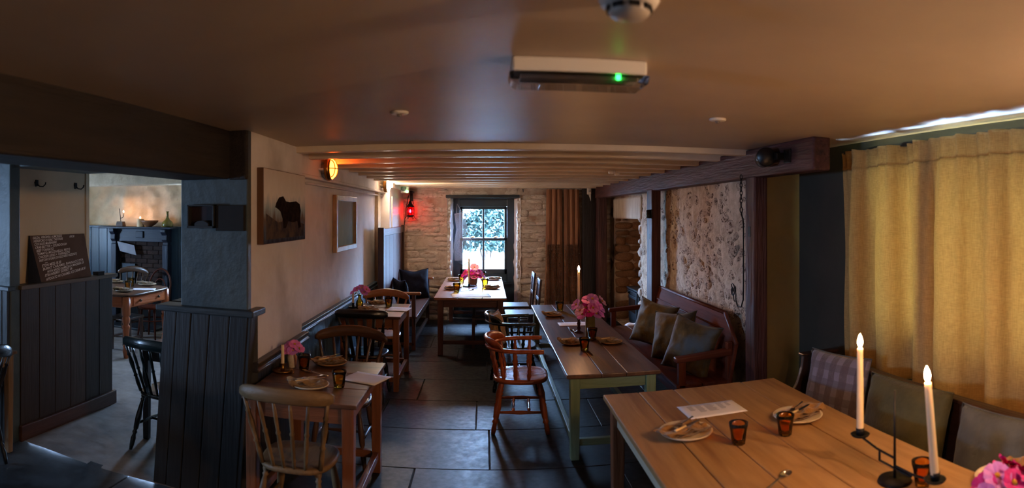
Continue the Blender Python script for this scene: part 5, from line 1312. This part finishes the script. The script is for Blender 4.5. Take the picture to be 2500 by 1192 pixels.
def flowers(base, top, items, where, s_=1.0, leaves=4):
    """cut flowers standing in a vase whose mouth is at base + (0, 0, top)"""
    ORD = ['first', 'second', 'third', 'fourth', 'fifth', 'sixth', 'seventh', 'eighth']
    for k, (dx, dz, dy, cn) in enumerate(items):
        same = sorted(i[:3] for i in items if i[3] == cn)
        od = ORD[same.index((dx, dz, dy))] + ' from left of the ' if len(same) > 1 else 'single '
        c = V((base[0] + dx, base[1] + dy, base[2] + top + dz))
        t = thing('cosmos_flower', od + cn.replace('_', ' ') + (' cosmos ' if len(same) == 1 else ' cosmos ') + where, 'flower', c, 0, 'cosmos flowers ' + where)
        d = V((dx, dy - .5 * abs(dz) - .02, .05 + dz * .2 + .02)).normalized()
        q = V((0, 0, 1)).rotation_difference(d).to_euler()
        o = share(bloom_mesh(cn, k % 4), 'petals', t, (0, 0, 0), q, (s_, s_, s_))
        share(EYE, 'flower_eye', t, V((0, 0, .004)), q, (s_, s_, s_))
        MB().tube([(0, 0, 0), (-dx * .5, -dy * .5, -dz * .45), (-dx * .92, -dy * .92, -dz - .03)], .0016, 5).build('stem', M_LEAF, t, True)
        if k < leaves:
            MB().grid(lambda u, v: V(((u - .5) * .012 * sin(v * pi), -.01, -.02 - v * .05 + .01 * k)) + V((v * .03 * (1 if k % 2 else -1), 0, 0)), 2, 6).build('leaf', M_LEAF, t, True)
def vase(name, label, p, prof, m, n=24):
    o = MB().lathe(prof, n).build(name, m, None, True); o.location = p
    return tag(o, label, 'vase', 'flower vases')

# ---- near table
w_ = 'on the big scrubbed pine table'
setting(1675, 1062, NH, .35, 'at the left place of the scrubbed pine table', 'pale', 0, s_=1.2)
setting(1948, 1022, NH, .25, 'at the far right place of the scrubbed pine table', 'pale', 1, s_=1.2)
tumbler(1803, 1084, NH, 'amber tumbler beside the left plate on the scrubbed pine table', 'b', 1.08)
tumbler(1917, 1062, NH, 'amber tumbler before the far right plate on the scrubbed pine table', 'b', 1.08)
tumbler(2252, 1185, NH, 'amber tumbler behind the iron candelabra', 'b', 1.05)
menu(1738, 1001, NH, .02, 'printed in columns on the scrubbed pine table', .33, .21)
p = atz(1905, 1172, NH); cutlery('spoon', p, .55, 'silver spoon lying alone on the scrubbed pine table')
setting(2445, 1172, NH, .1, 'by the flowers at the right corner', 'pale', 1, ('knife',))
# candelabra: two arms on a central iron rod
cA = atz(2100, 1058, .86); cB = atz(2283, 1168, .83)
cc = (cA + cB) / 2; cc.z = NH
cd = thing('iron_candelabra', 'black iron two-arm candelabra on the scrubbed pine table', 'candelabra', cc)
A_, B_ = cA - cc, cB - cc
MB().turned((0, 0, 0), (0, 0, .012), [(0, .07), (1, .065)], 20).build('base', M_BLACK, cd, True)
MB().tube([(0, 0, .01), (0, 0, .36)], [.006, .004], 7).build('stem', M_BLACK, cd, True)
for q in (A_, B_):
    MB().tube([(0, 0, q.z - .03), (q.x * .5, q.y * .5, q.z - .028), (q.x * .98, q.y * .98, q.z - .012)], .005, 7).build('arm', M_BLACK, cd, True)
    MB().lathe([(.010, -.014), (.036, -.010), (.042, -.002), (.039, -.001), (.014, -.006)], 20, q).build('drip_pan', M_BLACK, cd, True)
    MB().lathe([(.017, -.008), (.0185, .024), (.0168, .024), (.016, 0)], 14, q).build('socket', M_BLACK, cd, True)
    MB().tube([(q.x * .42, q.y * .42, q.z - .03), (q.x * .42, q.y * .42, .05)], .0055, 6).build('brace', M_BLACK, cd, True)
MB().tube([(A_.x * .42, A_.y * .42, .05), (B_.x * .42, B_.y * .42, .05)], .005, 6).build('cross_bar', M_BLACK, cd, True)
hA = (1058 - 836) / F * cA.length * .98
candle('tall lit taper in the far arm of the iron candelabra', cA, .365, .0160, True, fs=1.35)
hB = (1168 - 920) / F
candle('tall lit taper leaning in the near arm of the iron candelabra', cB, .36, .0165, True, (.0, -.10), fs=1.35)
p = atz(2448, 1262, NH)
vase('glass_vase', 'small pale jug holding flowers at the lower right corner', p, [(.03, 0), (.042, .01), (.045, .05), (.036, .085), (.04, .10), (.036, .10), (.032, .08), (.03, .02)], M_PLATE)
flowers(p, .10, [(-.07, .02, .02, 'magenta'), (-.03, .05, .0, 'mauve'), (.03, .045, .02, 'magenta'), (.0, .03, -.05, 'magenta'), (.07, .05, .03, 'magenta'), (-.10, .0, -.01, 'pink'), (.06, .02, -.04, 'pink'), (.10, .02, .0, 'magenta')], 'in the small jug at the lower right corner', 1.25)

# ---- green-legged table
setting(1350, 772, GH, .0, 'at the far left place of the green-legged table', 'brown', 2, ('knife',))
setting(1396, 840, GH, .05, 'at the near left place of the green-legged table', 'brown', 2, ('knife',))
setting(1491, 838, GH, .05, 'at the near right place of the green-legged table', 'brown', 2, ('knife',))
tumbler(1367, 760, GH, 'bright amber tumbler at the far end of the green-legged table', 'a', 1.25)
tumbler(1427, 856, GH, 'amber tumbler nearest us on the green-legged table', 'b', 1.18)
tumbler(1446, 830, GH, 'amber tumbler against the vase of the green-legged table', 'b', 1.18)
menu(1405, 792, GH, .0, 'behind the vase on the green-legged table', .36, .20, printed=False)
p = atz(1400, 809, GH); cutlery('spoon', p, 1.9, 'spoon lying left of the vase on the green-legged table')
vp = atz(1441, 822, GH)
vase('ceramic_vase', 'tall olive cylinder vase on the green-legged table', vp, [(.046, 0), (.05, .005), (.048, .10), (.047, .19), (.050, .20), (.045, .20), (.042, .18), (.04, .02)], mat('olive_glaze', (96, 84, 40), (126, 110, 58), sc=5, rough=.25, coat=.3))
flowers(vp, .20, [(-.13, .10, .02, 'mauve'), (-.10, .05, -.02, 'pale_pink'), (-.02, .14, .03, 'pink'), (.02, .155, .0, 'mauve'), (-.02, .04, -.05, 'magenta'), (-.045, .075, -.02, 'magenta'), (.07, .09, .0, 'pink'), (.10, .06, .01, 'mauve'), (.05, .02, -.04, 'mauve'), (.09, .02, -.01, 'pink'), (-.08, .015, -.03, 'pink'), (.02, .075, -.04, 'pink'), (.12, .125, .04, 'pale_pink')], 'in the olive vase on the green-legged table', 1.45)
sp0 = atz(1413, 812, GH)
cs = thing('turned_candlestick', 'dark turned candlestick behind the olive vase', 'candle holder', sp0)
MB().lathe([(.045, 0), (.045, .008), (.02, .018), (.012, .03), (.02, .045), (.012, .06), (.018, .09), (.011, .11), (.019, .15), (.013, .17), (.02, .19), (.012, .2)], 16).build('stem', wood('dark_turned_stick', (48, 18, 22), (76, 32, 34), 'z', rough=.3), cs, True)
MB().lathe([(.02, .19), (.026, .205), (.016, .207)], 16).build('drip_cup', M_BLACK, cs, True)
candle('tall lit taper rising above the flowers on the green-legged table', sp0 + V((0, 0, .205)), .395, .014, True, fs=1.3)

# ---- far window table
for px, py, wh in ((1110, 686, 'at the far left place of the window table'), (1104, 707, 'at the near left place of the window table'), (1206, 684, 'at the far right place of the window table'), (1201, 705, 'at the near right place of the window table')):
    setting(px, py, FH, .0, wh, 'brown', 3, ('knife',), s_=1.1)
tumbler(1127, 690, FH, 'lit amber tumbler at the far left of the window table', 'a', 1.3)
tumbler(1115, 713, FH, 'amber tumbler at the near left of the window table', 'a', 1.3)
tumbler(1184, 701, FH, 'amber tumbler at the near right of the window table', 'a', 1.3)
tumbler(1178, 682, FH, 'amber tumbler behind the flowers on the window table', 'a', 1.3)
menu(1150, 722, FH, .1, 'on the near end of the window table', .5, .34, printed=False)
p = atz(1140, 711, FH); cutlery('fork', p, .6, 'fork lying loose on the window table')
p = atz(1149, 709, FH); cutlery('spoon', p, .9, 'spoon lying loose on the window table')
p = atz(1155, 694, FH)
vase('flower_pot', 'squat brown pot of pink flowers on the window table', p, [(.05, 0), (.06, .01), (.075, .10), (.078, .115), (.07, .115), (.05, .02)], mat('brown_pot', (96, 70, 60), (120, 90, 76), sc=5, rough=.6))
flowers(p, .10, [(-.13, .05, 0, 'magenta'), (-.08, .08, 0, 'pink'), (-.02, .07, 0, 'magenta'), (.05, .09, 0, 'pink'), (.11, .06, 0, 'magenta'), (.14, .03, 0, 'mauve'), (.07, .03, -.02, 'magenta'), (-.10, .01, -.02, 'mauve'), (.01, .02, -.03, 'pink'), (.02, .15, 0, 'pale_pink')], 'in the brown pot on the window table', 1.7)
p = atz(1145, 700, FH); chamberstick('dark chamberstick in the middle of the window table', p, .3, .09, M_BLACK)
candle('slim lit candle in front of the sash window', p + V((0, 0, .045)), .37, .015, True, fs=1.2)

# ---- near left table
setting(757, 945, H1, .45, 'at the near place of the front left table', 'pale', 2, s_=1.08)
setting(806, 890, H1, .6, 'at the far place of the front left table', 'brown', 0, s_=1.08)
tumbler(828, 946, H1, 'amber tumbler beside the menu on the front left table', 'a', 1.1)
tumbler(742, 903, H1, 'dark amber tumbler next to the cream vase', 'b', 1.1)
menu(893, 925, H1 + .001, -.35, 'hanging over the edge of the front left table', .26, .22, printed=False)
p = atz(765, 912, H1); cutlery('spoon', p, 2.8, 'spoon lying between the plates on the front left table')
p = atz(690, 908, H1); chamberstick('dark brass chamberstick on the front left table', p, -.4, .07)
candle('unlit ivory candle on the front left table', p + V((0, 0, .045)), .135, .0125, False)
p = atz(713, 897, H1)
vase('cream_vase', 'little cream vase with pink blooms on the front left table', p, [(.024, 0), (.028, .005), (.033, .05), (.034, .075), (.026, .09), (.027, .10), (.024, .10), (.022, .085), (.028, .02)], M_PLATE)
flowers(p, .10, [(-.045, .03, 0, 'pink'), (-.015, .05, .01, 'mauve'), (.02, .055, 0, 'pink'), (.05, .03, 0, 'pink'), (.015, .02, -.03, 'mauve'), (-.02, .02, -.03, 'pink')], 'in the cream vase on the front left table', 1.0)

# ---- middle left table
setting(902, 757, H2, .2, 'at the near place of the middle left table', 'brown', 2, ('fork', 'spoon'), plate=False)
setting(925, 742, H2, .5, 'at the far place of the middle left table', 'brown', 2, ('knife', 'spoon'), plate=False)
tumbler(949, 749, H2, 'amber tumbler beside the menu on the middle left table', 'a', 1.15)
menu(973, 756, H2 + .001, -.1, 'on the corner of the middle left table', .24, .26, printed=False)
p = atz(878, 754, H2)
vase('bottle_vase', 'amber glass bottle vase on the middle left table', p, [(.03, 0), (.036, .005), (.040, .05), (.038, .08), (.022, .105), (.017, .115), (.017, .15), (.021, .155), (.016, .155), (.013, .11), (.03, .07), (.03, .01)], M_AMBER)
flowers(p, .15, [(-.03, .06, 0, 'pink'), (.02, .075, 0, 'mauve'), (.075, .06, 0, 'pink'), (.05, .03, -.02, 'mauve'), (-.07, .03, 0, 'pink')], 'in the amber bottle on the middle left table', 1.15)
p = atz(862, 752, H2); chamberstick('small dark chamberstick on the middle left table', p, .5, .05, M_BLACK)
candle('unlit ivory candle on the middle left table', p + V((0, 0, .045)), .13, .013, False)

# ---- back room table
LH = .80
setting(303, 712, LH, .2, 'nearest on the orange back room table', 'pale', 2, ('knife',), s_=1.1)
setting(282, 690, LH, .2, 'at the left of the orange back room table', 'pale', 2, (), s_=1.1)
setting(360, 697, LH, -.1, 'at the right of the orange back room table', 'pale', 2, (), s_=1.2)
tumbler(312, 708, LH, 'front amber tumbler on the orange back room table', 'a', 1.3)
tumbler(320, 700, LH, 'rear amber tumbler on the orange back room table', 'a', 1.3)
menu(352, 707, LH, .5, 'on the orange back room table', .30, .2, printed=False)

# ================================================================ OUTSIDE THE FAR WINDOW
struct(MB().bb(-14, 14, 10.7, 40, -.3, -.05).build('ground_outside', mat('lawn', (30, 44, 26), (44, 58, 36), sc=3, rough=.9)), 'grass ground outside the far window', 'ground')
gw = tag(MB().bb(-4, 4, 13.0, 13.4, -.05, .76).build('garden_wall', mat('pale_garden_wall', (84, 86, 86), (100, 102, 102), sc=3, rough=.8, bump=.3), bevel=.02), 'pale low garden wall outside the window', 'garden wall')
M_FOL = mat('pale_foliage', (18, 32, 27), (38, 58, 52), sc=3, rough=.5)
def shrub(label, cx, cy, rx, rz_, n, seed):
    t = thing('garden_shrub', label, 'shrub', (cx, cy, -.05), 0, 'garden shrubs')
    r_ = random.Random(seed); mb = MB()
    for _ in range(n):
        a, b = r_.uniform(0, 2 * pi), r_.uniform(-.2, 1)
        rr = sqrt(max(0, 1 - b * b)) * r_.uniform(.75, 1.05)
        c = V((cos(a) * rr * rx, sin(a) * rr * rx * .6, .3 + (b * .5 + .5) * rz_ * r_.uniform(.85, 1.1)))
        d = V((r_.uniform(-1, 1), r_.uniform(-1, 1), r_.uniform(-.6, 1))).normalized() * .085
        e = d.cross(V((r_.uniform(-1, 1), r_.uniform(-1, 1), 1))).normalized() * .028
        mb.add([tuple(c - d), tuple(c + e), tuple(c + d), tuple(c - e)], [(0, 1, 2, 3)])
    o = mb.build('foliage', M_FOL, t); o['kind'] = 'stuff'
    for k in range(4): MB().turned((0, 0, 0), (r_.uniform(-.5, .5) * rx, r_.uniform(-.3, .3) * rx, rz_ * .7), [(0, .05), (1, .015)], 6).build('stem', W_BROWN['z'], t, True)
shrub('tall pale green shrub left outside the window', -1.3, 14.9, .85, 2.1, 4200, 1)
shrub('pale green shrub at centre outside the window', .08, 15.0, .75, 1.75, 4200, 2)
shrub('tall pale green shrub right outside the window', 1.45, 14.9, .85, 2.2, 4200, 3)
